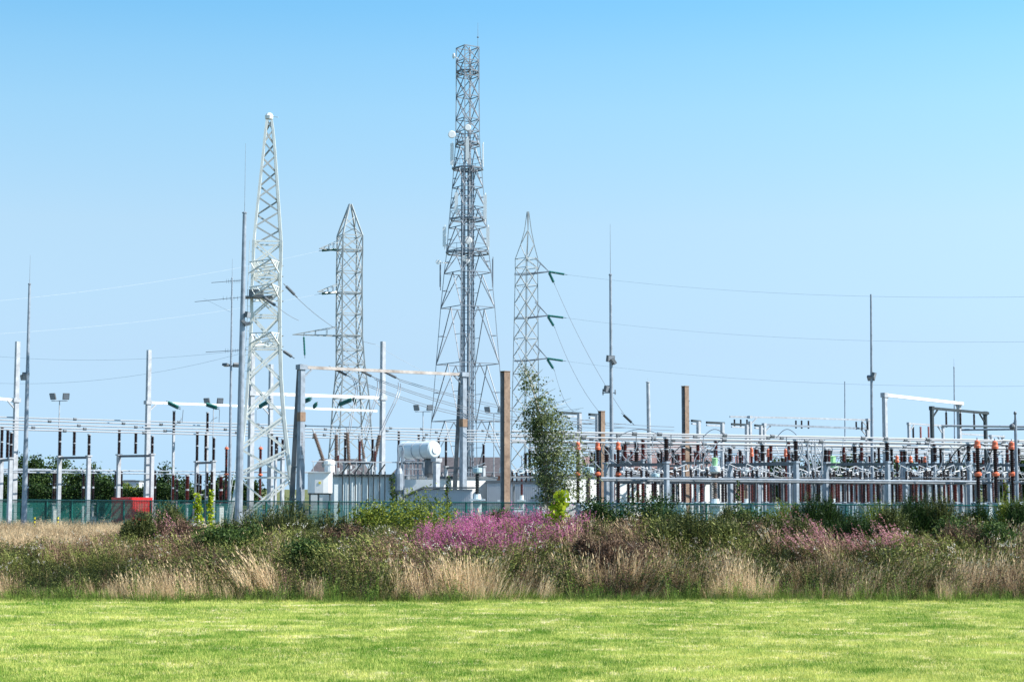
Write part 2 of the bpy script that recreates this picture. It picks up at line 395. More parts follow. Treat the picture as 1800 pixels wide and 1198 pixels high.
# embankment vegetation
N = 30000
Xv = (rng.random(N)-.5)*2*24; Fv = np.vectorize(FOOT)(Xv); Yv = Fv+(rng.random(N)**1.2)*19
Zv = vm(Xv, Yv); tv = Yv-Fv
inside = np.abs(Xv) < Yv*.335+1
Uv = 900+3000*Xv/Yv                      # bearing of each plant, for the zones along the bank
n1 = vnoise(Xv, Yv*.8, .45, 11); n2 = vnoise(Xv, Yv, 1.1, 12); n3 = vnoise(Xv, Yv, .22, 13); n4 = vnoise(Xv, Yv, .8, 15); rr = rng.random(N)
fire = (np.hypot((Xv+.38)/2.7, (tv-9.0)/4.2) < 1+.75*(n1-.5)+.5*(n2-.5)+rng.normal(size=N)*.10) & (Xv > -3.2-.15*tv)
fire2 = (np.hypot((Xv-11.2)/2.9, (tv-8.0)/2.6) < .95+.5*(n2-.5))
fire3 = (np.hypot((Xv+11.6)/.9, (tv-11)/2.5) < 1)
lowdry = np.clip(1.15-tv/np.where(Xv < -2, 3.3, 5.6), 0, 1)
pdry = np.where(Xv < -3.5, lowdry*(.12+1.3*(n1 > .55)*(n2 > .35)), lowdry*(.35+1.5*np.clip(n1*.5+n2*.5-.42, 0, 1)*2.2))*.85+.08*(Xv > 2)+.08*n2
pdry = np.where((Xv < -12.5) & (tv > 9), .85, pdry)
pdead = .10+.55*(n4 > .66)+.25*((Xv > 2) & (n3 > .5))+.5*(np.hypot((Xv-3.3)/1.6, (tv-6.5)/4) < 1)+.6*(np.hypot((Xv+2.8)/.8, (tv-2.5)/2.4) < 1)
typ = np.full(N, 1)                      # 1 weed
typ[rr < pdead] = 4
typ[rng.random(N) < pdry] = 0
typ[(tv < .9+1.6*n4) & (rng.random(N) < .6)] = 5
typ[fire & (n2+.4*n4 > .22) & (rng.random(N) < .66*np.clip((tv-3.5)/3, .12, 1))] = 2
typ[fire2 & (rng.random(N) < .34)] = 6
typ[fire3 & (rng.random(N) < .5)] = 6
typ[(rng.random(N) < .018) & (tv > 3)] = 7
sc = rng.uniform(.55, 1.12, N)*np.clip(.6+tv*.25, .5, 1.0)*(.50+.62*n2+.42*n1)*np.clip(1.15-.02*tv, .7, 1)
sc = np.where(typ == 2, rng.uniform(.85, 1.15, N)*np.clip(.5+tv*.045, .5, .98)*(.8+.35*n4), sc)
sc = np.where(typ == 0, sc*(.55+.6*n4)*rng.uniform(.75,1.2,N), sc)
sc = np.where(typ == 5, rng.uniform(.6, 1.3, N), sc)
sc = np.where((Xv < -11.5) & (typ != 5), sc*.72, sc)
pts = np.stack([Xv, Yv, Zv-.02], 1); rot = rng.random(N)*6.28; tn = (n2-.5)*.6+(n4-.5)*.5+(n1-.5)*.4+rng.uniform(-.15,.15,N); ti = np.zeros(N); ti[typ == 6] = -.42; lean = (vnoise(Xv, Yv, .5, 31)-.5)*1.1+rng.normal(size=N)*.12
for code, name, protos, ms, label, cat in (
    (0, 'dry_grass', [p_dry() for _ in range(8)], [M['dry']], 'tall straw coloured dry grass along the foot of the bank', 'dry grass'),
    (1, 'weeds', [p_weed() for _ in range(8)], [M['weed']], 'olive green weeds and stalks covering the bank', 'weeds'),
    (2, 'fireweed', [p_fire() for _ in range(8)], [M['weed'], M['flower']], 'mass of magenta fireweed flowers in the middle of the bank', 'wildflowers'),
    (4, 'dead_weeds', [p_dead() for _ in range(8)], [M['dead']], 'brown dead dock and weed stems scattered over the bank', 'dead weeds'),
    (5, 'verge_grass', [p_verge() for _ in range(8)], [M['verge']], 'green grass tufts where lawn meets the bank', 'grass'),
    (6, 'faded_fireweed', [p_fire() for _ in range(8)], [M['weed'], M['flowerd']], 'leaning dusty pink fireweed plumes on the bank', 'wildflowers'),
    (7, 'seeding_thistles', [p_fluff() for _ in range(6)], [M['dead'], M['fluff']], 'pale fluffy seed heads dotted among the weeds', 'thistles')):
    k = (typ == code) & inside
    tag(merge(name, protos, pts[k], sc[k], rot[k]*(.12 if code in (0, 1, 6) else 1)-(.35 if code == 0 else 0), ms, (ti[k]+lean[k])*(1 if code != 6 else 1), tn[k]), label, cat, kind='stuff')

N = 15000
Xo = rng.uniform(-48, 4, N); Yo = 72+rng.random(N)*72; fl = 106+(9.4-Xo)*.709; ok = (Yo < fl-.4) & (np.abs(Xo) < Yo*.34) & (Yo > 60)
Xo, Yo = Xo[ok], Yo[ok]; mo = vnoise(Xo, Yo, .35, 21)
tag(merge('rough_grass', [p_dry() for _ in range(6)]+[p_weed() for _ in range(1)], np.stack([Xo, Yo, vm(Xo,Yo)-.02], 1), rng.uniform(.45,.85,len(Xo))*(.6+.6*mo), rng.random(len(Xo))*6.28, [M['dry']], tints=(mo-.6)*.9), 'rough straw coloured grass between the bank and the green fence', 'dry grass', kind='stuff')

# ------------------------------------------------------------------ shrubs and trees
def crown_pts(n, lobes):
    out = []
    for i in range(n):
        c, r = lobes[int(rng.integers(len(lobes)))]
        d = rng.normal(size=3); d /= np.linalg.norm(d); q = rng.random()**.45
        out.append(np.array(c)+d*np.array(r)*q)
    return np.array(out)
def leaf_cloud(name, pts, L, m, parent, wr=.55, tvar=.9, up=.7):
    n = len(pts); d = rng.normal(size=(n,3)); d[:,2] *= up; d /= np.linalg.norm(d, axis=1)[:,None]; e = np.cross(d, rng.normal(size=(n,3))); e /= np.linalg.norm(e, axis=1)[:,None]
    s = rng.uniform(.6, 1.35, n)[:,None]*L
    V = np.stack([pts-d*s/2, pts+e*s*wr/2, pts+d*s/2, pts-e*s*wr/2], 1).reshape(-1,3); Fq = np.arange(4*n).reshape(-1,4)
    T = np.repeat(rng.random(n)*tvar, 4)
    o = bpy.data.objects.new(name, qmesh(name, V, Fq, T, np.zeros(n), [m])); COL.objects.link(o)
    if parent is not None: o.parent = parent
    return o
def clumpy(n, lobes, k, spread):
    """leaves gathered in small sprays inside the lobes, leaving gaps"""
    c = crown_pts(k, lobes); i = rng.integers(0, k, n); return c[i]+rng.normal(size=(n,3))*spread
def bush(loc, w, h, m, label, n=2600, L=.075, cat='shrub', group=None, name='leafy_shrub', lobes=None):
    t = thing(name, label, cat, loc, 0, group)
    lobes = lobes or [((U(-.3,.3)*w, U(-.3,.3)*w, U(.3,.68)*h), (w*U(.22,.36), w*U(.22,.36), h*U(.24,.36))) for _ in range(7)]
    p = clumpy(n, lobes, max(30, n//26), .06*max(w, h)**.5*1.6); p[:,2] = np.abs(p[:,2])
    leaf_cloud('foliage', p, L, m, t)
    b = MB()
    for c, r in lobes:
        b.bar((0,0,0), (c[0]*.5, c[1]*.5, c[2]*.6), .02, 4, .014); b.bar((c[0]*.5, c[1]*.5, c[2]*.6), (c[0], c[1], c[2]+r[2]*.6), .014, 4, .004)
    b.build('stem', M['bark'], t); return t
def broom(loc, w, h, label, n=1500, m='broom', name='broom_shrub', cat='shrub', group=None):
    t = thing(name, label, cat, loc, 0, group); b = PB()
    subs = [(0, 0, 1, 1)]+[(U(-.42,.42)*w, U(-.3,.3)*w, U(.45,.72), U(.55,.95)) for _ in range(5)]
    for k in range(n):
        ox, oy, ws, hs_ = subs[k % 6]; W_ = w*ws*.8; H_ = h*hs_
        a = U(0, 6.28); q = U(0,1)**.6; r = q*W_*.36; tl = q*.5+random.gauss(0,.16); zb = H_*U(0,.62)*(1-.55*q*q)
        p0 = (ox+r*math.cos(a), oy+r*math.sin(a), zb); hh = H_*U(.18,.40)*(1-.3*q)
        b.blade(p0, (math.sin(tl)*math.cos(a)+U(-.2,.2), math.sin(tl)*math.sin(a)+U(-.2,.2), math.cos(tl)), hh, .022, .15, U(0,.95), 0, 2, .3)
        if k % 2 == 0: b.leaf((p0[0]+U(-.05,.05), p0[1], p0[2]+hh*U(.3,1)), .08, .035, U(0,.9), 0)
    for k in range(int(n*1.6)):
        ox, oy, ws, hs_ = subs[k % 6]; d = rng.normal(size=3); d /= np.linalg.norm(d); q = rng.random()**.5*rng.uniform(.75,1.1)
        b.leaf((ox+d[0]*q*w*ws*.33, oy+d[1]*q*w*ws*.33, abs(h*hs_*(.40+d[2]*q*.42))), .11, .04, U(0,.7), 0)
    V, Fq, T, MI = b.get(); o = bpy.data.objects.new('foliage', qmesh('foliage', V, Fq, T, MI, [M[m]])); COL.objects.link(o); o.parent = t
    s = MB()
    for k in range(6):
        a = k*1.05; s.bar((0,0,0), (w*.16*math.cos(a), w*.16*math.sin(a), h*.45), .018, 4, .008)
    s.build('stem', M['bark'], t); return t
def bank(u, Y): X = GX(u, Y); return (X, Y, mound(X, Y)-.03)
GS = 'shrubs growing along the top of the bank'
# (pixel x, distance, width px, top v, kind, label)
SH = [
 (292, 66, 75, 884, 'broom', 'low olive broom bush beside the red container'),
 (512, 63, 120, 880, 'broom', 'rounded olive broom bush below the lattice pylon foot'),
 (440, 65, 80, 898, 'broom', 'thin olive bush left of the rounded broom bush'),
 (618, 62, 70, 908, 'dead', 'brown withered bush in front of the transformer tank'),
 (742, 66, 140, 872, 'bright', 'bright yellow green bush below the oil conservator'),
 (655, 67, 70, 885, 'bright', 'small light green sapling in front of ribbed transformer tank'),
 (838, 66, 70, 892, 'dead', 'brown green scrub right of bright yellow green bush'),
 (1115, 65, 120, 866, 'dark', 'wide dark green leafy bush right of the lime leaved plant'),
 (1045, 67, 70, 876, 'dark', 'dark green leafy bush behind the lime leaved plant'),
 (1222, 60, 130, 892, 'broom', 'big dense broom bush on the bank under the second rusty column'),
 (1070, 57, 90, 925, 'dead', 'grey brown withered bush right of the magenta flowers'),
 (1428, 64, 70, 868, 'darkbroom', 'dark upright broom bush in front of the low busbars'),
 (1475, 66, 34, 900, 'darkbroom', 'small dark broom tuft right of the dark upright broom'),
 (1538, 65, 70, 884, 'ybroom', 'yellow green broom bush left of the tall dark brooms'),
 (1600, 66, 60, 872, 'darkbroom', 'tall dark green broom, left one of the middle pair'),
 (1660, 66, 66, 874, 'broom', 'olive broom bush right of the tall dark green broom'),
 (1705, 60, 80, 902, 'dead', 'grey withered bush below the right hand breakers'),
 (1765, 63, 46, 882, 'ybroom', 'narrow olive green bush near the right picture edge'),
 (1795, 62, 40, 885, 'darkbroom', 'dark bush at the right picture edge'),
 (1745, 60, 70, 920, 'mid', 'bright green bramble patch low on the right bank'),
 (1340, 62, 90, 905, 'dead', 'tangle of pale brown twigs left of the dark upright broom'),
 (1280, 63, 60, 900, 'broom', 'sparse olive bush behind the big dense broom'),
 (535, 57, 60, 952, 'mid', 'dark green bramble clump low on the left bank'),
 (400, 60, 90, 915, 'mid', 'mid green bramble patch below the lime leaved saplings'),
 (1375, 66, 60, 892, 'ybroom', 'pale green bush beside the tangle of twigs'),
]
SH += [
 (1180, 62, 70, 905, 'darkbroom', 'dark broom bush left of the big dense broom'),
 (1400, 60, 90, 915, 'broom', 'low olive bush below the dark upright broom'),
 (1500, 61, 80, 905, 'darkbroom', 'low dark bush before the yellow green broom'),
 (1570, 62, 80, 888, 'broom', 'olive broom bush between yellow green and tall dark brooms'),
 (1632, 67, 60, 876, 'darkbroom', 'tall dark broom, right one of the middle pair'),
 (1685, 62, 70, 900, 'mid', 'leafy green bush behind the grey withered bush'),
 (1725, 66, 60, 888, 'darkbroom', 'dark broom in front of the first large breaker'),
 (1310, 66, 60, 892, 'mid', 'small leafy bush under the red and white rods'),
 (320, 63, 60, 900, 'dead', 'brown scrub at the foot of the lime leaved saplings'),
 (575, 64, 60, 905, 'broom', 'low olive broom under the white cabinet'),
 (250, 62, 60, 905, 'broom', 'low broom tuft in front of the red container'),
 (880, 66, 60, 898, 'broom', 'olive scrub at the foot of the tallest rusty column'),
]
for u, Y, wp, vt, kd, lab in SH:
    Y -= 3.5; wp *= 1.3; vt -= (31 if u > 1150 else 26) if kd in ('broom','darkbroom','ybroom') else 8 if kd == 'dead' else 12 if kd == 'bright' else 3
    l = bank(u, Y); h = ZV(vt, Y)-l[2]; wd = wp/F*Y
    if kd == 'broom': broom(l, wd, h, lab, 3600, group=GS)
    elif kd == 'darkbroom': broom(l, wd, h, lab, 3400, 'leaf_dark', group=GS)
    elif kd == 'ybroom': broom(l, wd, h, lab, 2800, 'leaf_bright', group=GS)
    elif kd == 'dead': broom(l, wd, h, lab, 2000, 'dead', 'withered_shrub', group=GS)
    else: bush(l, wd, h, M[{'bright':'leaf_bright','dark':'leaf_dark','mid':'leaf_mid'}[kd]], lab, 6500 if wp > 90 else 3600, .095, group=GS)
# slender lime leaved saplings
def sapling(u, Y, vt, wp, lab, m='leaf_lime', n=260, L=.11):
    l = bank(u, Y); h = ZV(vt, Y)-l[2]; w = wp/F*Y; t = thing('sapling', lab, 'sapling', l, 0, 'young saplings on the bank'); k = 12
    lobes = [((U(-.14,.14)*w, U(-.2,.2)*w, h*(.3+.66*i/k)), (w*.42*(1-.45*i/k), w*.42*(1-.45*i/k), h*.06)) for i in range(k)]
    leaf_cloud('foliage', crown_pts(n, lobes), L, M[m], t, .8)
    b = MB(); b.bar((0,0,0), (0,0,h*.95), .018, 5, .006)
    for i in range(k): b.bar((0,0,h*(.25+.6*i/k)), lobes[i][0], .007, 4, .004)
    b.build('stem', M['bark'], t)
sapling(348, 64, 860, 26, 'lime leaved sapling, left one of the pair above the pink tuft', n=420)
sapling(370, 65, 856, 20, 'lime leaved sapling, right and slimmer one of the pair', n=330)
sapling(982, 57.5, 855, 50, 'large leaved lime green sapling right of magenta flowers', n=260, L=.19)
sapling(690, 66, 826, 22, 'wispy green sapling beside the ribbed transformer tank', 'leaf_mid', 230, .10)
sapling(787, 67, 830, 16, 'thin climbing sapling left of the second gantry post', 'leaf_mid', 240, .09)
sapling(1297, 66, 838, 15, 'thin green sapling before the pan topped current transformer', 'leaf_mid', 200, .09)
sapling(1768, 66, 838, 16, 'bright thin sapling between the two right hand breakers', 'leaf_bright', 220, .09)
sapling(595, 66, 876, 12, 'small sapling before the ribbed tank', 'leaf_mid', 90, .09)

# birch: leaning feathery tree
def limbs(mb, p, d, L, r, depth, tips):
    q = p+d*L; mid = p+d*L*.5+Vector((U(-1,1),U(-1,1),0))*L*.04
    mb.bar(p, mid, r, 5, r*.85, False); mb.bar(mid, q, r*.85, 5, r*.65, False)
    if depth == 0: tips.append((p, q)); return
    for k in range(3 if depth > 1 else 3):
        nd = (d+Vector((U(-.8,.8), U(-.8,.8), U(-.25,.5)))).normalized(); limbs(mb, p.lerp(q, U(.5,1)), nd, L*U(.5,.75), r*.55, depth-1, tips)
    tips.append((mid, q))
Yb = 71; xb = GX(962, Yb); bt = thing('birch_tree', 'feathery young birch tree beside the first rusty column', 'tree', (xb, Yb, mound(xb, Yb)-.05))
mb = MB(); path = [(0,0,0), (-.03,0,1.9), (-.12,0,3.6), (-.35,0,5.1), (-.72,0,6.4), (-1.2,0,7.5)]
pr = [.085,.07,.055,.04,.024,.010]
for i in range(5): mb.bar(path[i], path[i+1], pr[i], 7, pr[i+1], False)
mb.bar((.05,.1,0), (.3,.1,2.2), .035, 5, .02); mb.bar((.3,.1,2.2), (.75,.1,4.6), .02, 5, .01)
mb.bar((-.05,-.1,0), (-.4,-.1,2.0), .03, 5, .02); mb.bar((-.4,-.1,2.0), (-.8,-.1,4.2), .02, 5, .01)
lp = []
def spray(s, e, n, dens, rad):
    for i in range(n):
        q = (i+.5)/n; c = [s[k]+(e[k]-s[k])*q for k in range(3)]; c[2] -= .75*q*q*abs(e[0]-s[0])
        for j in range(dens): lp.append((c[0]+random.gauss(0,rad), c[1]+random.gauss(0,rad), c[2]-abs(random.gauss(0,rad*1.9))))
for i in range(120):
    z = U(1.3, 6.9) if i % 3 else U(2.0, 5.2); cx = np.interp(z, [p[2] for p in path], [p[0] for p in path]); a = U(0, 6.28); c_ = math.cos(a)
    prof = np.interp(z, [1.5,2.6,3.8,5.0,5.9,6.6,7.4], [1.0,1.45,1.6,1.45,.85,.40,.12])
    reach = prof*U(.45, 1.0); dx = c_*reach*(1.35 if c_ > 0 else .9); e = (cx+dx+(.38 if z < 6.0 else 0), math.sin(a)*reach*.8, z+U(.1,.6))
    mb.bar((cx, 0, z), e, .017, 4, .006, False); spray((cx+dx*.15, 0, z+.05), e, 9, 11 if z < 5.8 else 3, .16)
mb.build('trunk', M['barkb'], bt)
leaf_cloud('crown', np.array(lp), .098, M['leaf_birch'], bt, .7)

# trees beyond the yard
def tree(u, Y, vt, wp, lab, m='leaf_dark', n=5200, L=.30, name='broadleaf_tree', group='trees beyond the substation', vb=None):
    X = GX(u, Y); h = ZV(vt, Y); w = wp/F*Y; t = thing(name, lab, 'tree', (X, Y, 0), 0, group)
    lobes = [((U(-.34,.34)*w, U(-.3,.3)*w, h*U(.22,.74)), (w*U(.14,.24), w*U(.14,.24), h*U(.12,.22))) for _ in range(11)]+[((0,0,h*.5), (w*.34, w*.34, h*.36)), ((U(-.1,.1)*w,0,h*.8), (w*.14,w*.14,h*.17))]
    leaf_cloud('crown', clumpy(n, lobes, n//22, L*1.15), L, m if not isinstance(m, str) else M[m], t, .7)
    b = MB(); b.bar((0,0,0), (0,0,h*.35), w*.03+.05, 7, w*.02+.03)
    for c, r in lobes[:8]: b.bar((0,0,h*.3), c, .09, 5, .03)
    b.build('trunk', M['bark'], t); return t
tree(45, 205, 790, 70, 'dark green tree behind the fence at the left edge')
tree(62, 215, 783, 26, 'narrow pointed dark tree rising above its neighbour at the left', n=2200)
tree(110, 200, 795, 110, 'broad green tree behind the leftmost bus supports', 'leaf_mid')
tree(160, 198, 812, 90, 'rounded green tree left of the red container', 'leaf_mid')
tree(10, 190, 830, 70, 'low dark tree cut by the left edge', 'leaf_dark')
tree(215, 215, 848, 50, 'low yellow green tree behind the red container', 'leaf_bright', 2500)
tree(292, 205, 815, 66, 'loose dark green tree right of the tall white column', 'leaf_dark', 3600)
tree(325, 230, 840, 60, 'small green tree behind the cable terminations', 'leaf_mid', 2600)
tree(190, 200, 826, 50, 'small dark tree between bus supports and red container', 'leaf_dark', 2600)
tree(260, 240, 850, 60, 'distant low tree right of the red container', 'leaf_mid', 2200)
far = [(1390,300,800,70),(1440,320,808,70),(1500,310,800,80),(1565,300,806,70),(1620,330,812,80),(1685,300,808,70),(1745,310,800,70),(1795,290,790,60),(1350,330,815,70),(1850,300,792,70),(385,300,846,60),(425,320,842,70),(1290,330,818,60)]
hg = thing('clipped_hedge', 'long dark green hedge along the back of the yard at left', 'hedge', (GX(140,178),178,0))
hx = rng.uniform(GX(-120,178), GX(415,178), 26000)-GX(140,178); hz_ = rng.random(26000)**.8*(3.4+.5*np.sin(hx*.9)+.4*np.sin(hx*.31+1)); leaf_cloud('foliage', np.stack([hx, rng.uniform(-.9,.9,26000), hz_], 1), .26, M['leaf_dark'], hg, .7)
hb = MB()
for k in range(24): x = GX(-120,178)-GX(140,178)+k*1.35; hb.bar((x,0,0),(x,0,2.6),.05,5)
hb.build('stem', M['bark'], hg)
names = ['behind the orange capped breakers','behind the draped leads','behind the green domed tank','behind the white portal foot','behind the small orange breakers','behind the dark portal','left of the camera pole','behind the camera pole','beyond the pan topped transformer','past the right picture edge','beyond the pylon base at left','beyond the pylon base at right','behind the red and white rods']
for (u, Y, vt, wp), nm in zip(far, names): tree(u, Y, vt, wp, 'distant hazy green tree '+nm, 'leaf_dark', 2600, .62, group='far trees behind the yard')

# ------------------------------------------------------------------ fence
fp0 = Vector((GX(50, 141), 141, 0)); fp1 = Vector((GX(1165, 106), 106, 0)); fd = (fp0-fp1).normalized(); frz = math.atan2(fd.y, fd.x)
FH = 2.2
ft = thing('mesh_fence', 'long dark green wire mesh fence along the front of the substation', 'fence', fp1, frz)
post = MB().box((0,0,FH/2+.02), (.10,.10,FH+.04)).box((0,0,FH+.05), (.09,.09,.02)).mesh('fence_post', M['teal'])
pm = MB(); sp = 3.05
for i in range(62):
    x = .03+i*(sp-.06)/61; pm.box((x, .05, FH/2), (.014,.014,FH-.1))
for k in range(12): pm.box((sp/2, .056, .08+k*(FH-.14)/11), (sp-.04,.006,.008 if k % 3 else .018))
pme = pm.mesh('mesh_panel', M['teal'])
for k in range(-13, 23):
    o = bpy.data.objects.new('fence_post', post); COL.objects.link(o); o.parent = ft; o.location = (k*sp, 0, 0)
    if k < 22:
        o = bpy.data.objects.new('mesh_panel', pme); COL.objects.link(o); o.parent = ft; o.location = (k*sp, 0, 0)
MB().bar((-13*sp,0,FH+.01), (22*sp,0,FH+.01), .045, 6).build('top_rail', M['teal'], ft)

# ------------------------------------------------------------------ masts and lights
def flood(mb_body, mb_glass, c, rz, tilt=.5, s=(.55,.2,.42)):
    a = math.cos(rz), math.sin(rz); cx, cy, cz = c
    # housing as a tilted slab facing down and out along rz
    f = Vector((a[0]*math.cos(tilt), a[1]*math.cos(tilt), -math.sin(tilt))); side = Vector((-a[1], a[0], 0)); up = side.cross(f)*-1
    def slab(mb, off, d, w, h):
        c0 = Vector(c)+f*off; vs = [c0+side*x*w/2+up*z*h/2+f*y*d/2 for y in (-1,1) for x, z in ((-1,-1),(1,-1),(1,1),(-1,1))]
        mb.add(vs, [(0,1,2,3),(7,6,5,4),(0,4,5,1),(1,5,6,2),(2,6,7,3),(3,7,4,0)])
    slab(mb_body, 0, s[1], s[0], s[2]); slab(mb_glass, s[1]/2+.008, .012, s[0]*.86, s[2]*.84)
def mast(ub, ut, vb, vt, Y, r0, r1, lab, rod=None, lights=(), lv=None, steps=3, name='lighting_mast', m='galv', arms=(), group='tall masts in the yard'):
    b0 = Vector((P(ub, vb, Y).x, Y, 0)); top = P(ut, vt, Y); t = thing(name, lab, 'mast', b0, 0, group); top = top-b0; H = top.z
    mb = MB(); pr = []
    for i in range(steps):
        z0 = H*i/steps; z1 = H*(i+1)/steps; ra = r0+(r1-r0)*i/steps; rb = r0+(r1-r0)*(i+.8)/steps; c0 = top*(i/steps); c1 = top*((i+1)/steps)
        mb.bar(c0, c1, ra, 12, rb)
    mb.box((0,0,.02), (r0*4,r0*4,.04)); mb.build('pole', M[m], t, smooth=False)
    if rod: MB().bar(top, top+Vector((0,0,P(ut, rod, Y).z-P(ut, vt, Y).z)), .022, 6, .010).lathe([(r1*1.5,0),(r1*1.5,.08),(.03,.14)], top, 8).build('lightning_rod', M[m], t)
    for k, (du, v, rz, tl) in enumerate(lights):
        c = P(ut*(1-k*0)+du, v, Y)-b0; c.x = top.x*c.z/H+du/F*Y; bb = MB(); gg = MB(); flood(bb, gg, c, rz, tl)
        bb.bar((top.x*c.z/H, 0, c.z-.15), c, .03, 5)
        o = bb.build('floodlight', M['galvd'], t); gg.build('lamp_glass', M['lamp'], o)
    return t, b0, top
mast(42, 52, 925, 500, 136, .22, .085, 'tall grey lighting mast left, standing before the fence', 448, [(-6,663,R(250),.3),(-3,659,R(290),.5)])
mast(419, 430, 915, 375, 121, .29, .12, 'tallest grey lighting mast, in front of the white pylon', 252, [(9,553,R(-20),.2),(9,569,R(10),1.3),(2,566,R(200),.9)])
t, b0, top = mast(403, 408, 900, 490, 152, .16, .05, 'slim grey aerial mast left of the white pylon', 455, [(-9,641,R(240),1.3),(9,641,R(300),.9)])
for v, l, tilt in ((494, 1.7, .08), (524, 3.2, .10), (616, 2.2, .06)):
    c = P(405, v, 152)-b0; a = MB(); a.bar((c.x-l, 0, c.z-l*tilt), (c.x+l*.7, 0, c.z+l*.7*tilt), .025, 5)
    for k in range(9): x = c.x-l*.2+k*l*.1; a.bar((x, -.25, c.z), (x, .25, c.z), .012, 4); a.bar((x, 0, c.z-.2), (x, 0, c.z+.2), .012, 4)
    a.build('yagi_aerial', M['galvd'], t)
a = MB(); c = P(405, 548, 152)-b0; a.bar((c.x, 0, c.z), (c.x-2.4, 0, c.z+1.2), .015, 4)
a.build('stay_arm', M['wirel'], t)
t, b0, top = mast(1076, 1073, 880, 484, 112, .165, .075, 'grey lighting mast behind the first right hand bus support', 394, [(-1,630,R(-60),.2),(3,635,R(200),.6),(-6,683,R(-50),.3)])
c = P(1072, 690, 112)-b0; MB().bar((c.x-.5,0,c.z),(c.x+.4,0,c.z),.03,5).bar((c.x-.45,0,c.z-.15),(c.x-.45,0,c.z+.25),.04,5).bar((c.x+.35,0,c.z-.12),(c.x+.35,0,c.z+.2),.04,5).build('lamp_bracket', M['galvd'], t)
mast(1533, 1531, 880, 517, 132, .15, .065, 'thin grey lighting mast left of the white portal frame', None, [(-1,664,R(240),.7),(4,659,R(-30),.3)])
mast(1485, 1485, 860, 670, 215, .09, .06, 'thin far mast above the high white busbar', None, steps=2)
mast(1678, 1677, 860, 646, 205, .10, .06, 'thin far mast above the dark portal frame', 630, steps=2)
mast(1143, 1139, 860, 672, 200, .30, .18, 'pale tapered column between mast and second rusty column', 664, steps=1, m='galvl')
mast(917, 917, 880, 800, 175, .05, .05, 'short thin grey pole behind the birch', None, steps=1, name='short_pole')
# camera pole at right
b0 = Vector((GX(1788, 97), 97, 0)); t = thing('camera_pole', 'blue grey pole with a dome camera at the right edge', 'pole', b0)
H = ZV(738, 97); MB().bar((0,0,0), (0,0,H), .10, 12, .085).box((0,0,ZV(846,97)), (.3,.3,.1)).build('pole', M['galv'], t)
MB().bar((0,0,H),(0,0,H+.3),.06,8,.05).lathe([(.05,0),(.09,.05),(.09,.14),(.04,.2)], (0,0,H+.3), 8).build('finial', M['galvd'], t)
MB().bar((0,0,H-.1),(-.2,0,H-.25),.04,6).lathe([(.03,-.3),(.12,-.25),(.18,-.1),(.15,0),(.05,.08)], (-.2,-.05,H-.28), 10).build('camera_dome', M['galvd'], t)

def twin_light(u, v, vb, Y, lab):
    b0 = Vector((GX(u, Y), Y, 0)); H = ZV(v, Y); t = thing('floodlight_pole', lab, 'street lamp', b0, 0, 'twin floodlight poles'); w = 11/F*Y
    MB().bar((0,0,0), (0,0,H), .07, 8, .05).bar((-w*1.3,0,H), (w*1.3,0,H), .04, 6).build('pole', M['galvl'], t)
    for s in (-1, 1):
        bb = MB(); gg = MB(); flood(bb, gg, (s*w*1.05, -.1, H+.42), R(-90+s*25), .35, (.62,.16,.62)); o = bb.build('floodlight', M['galvd'], t); gg.build('lamp_glass', M['lamp'], o)
twin_light(101, 704, 880, 165, 'twin floodlight on thin pole right of the left lighting mast')
twin_light(373, 712, 880, 172, 'twin floodlight behind the white gantry beam with green insulators')
twin_light(743, 723, 880, 185, 'twin floodlight above the oil conservator')
twin_light(868, 726, 880, 190, 'twin floodlight just left of the first rusty column')

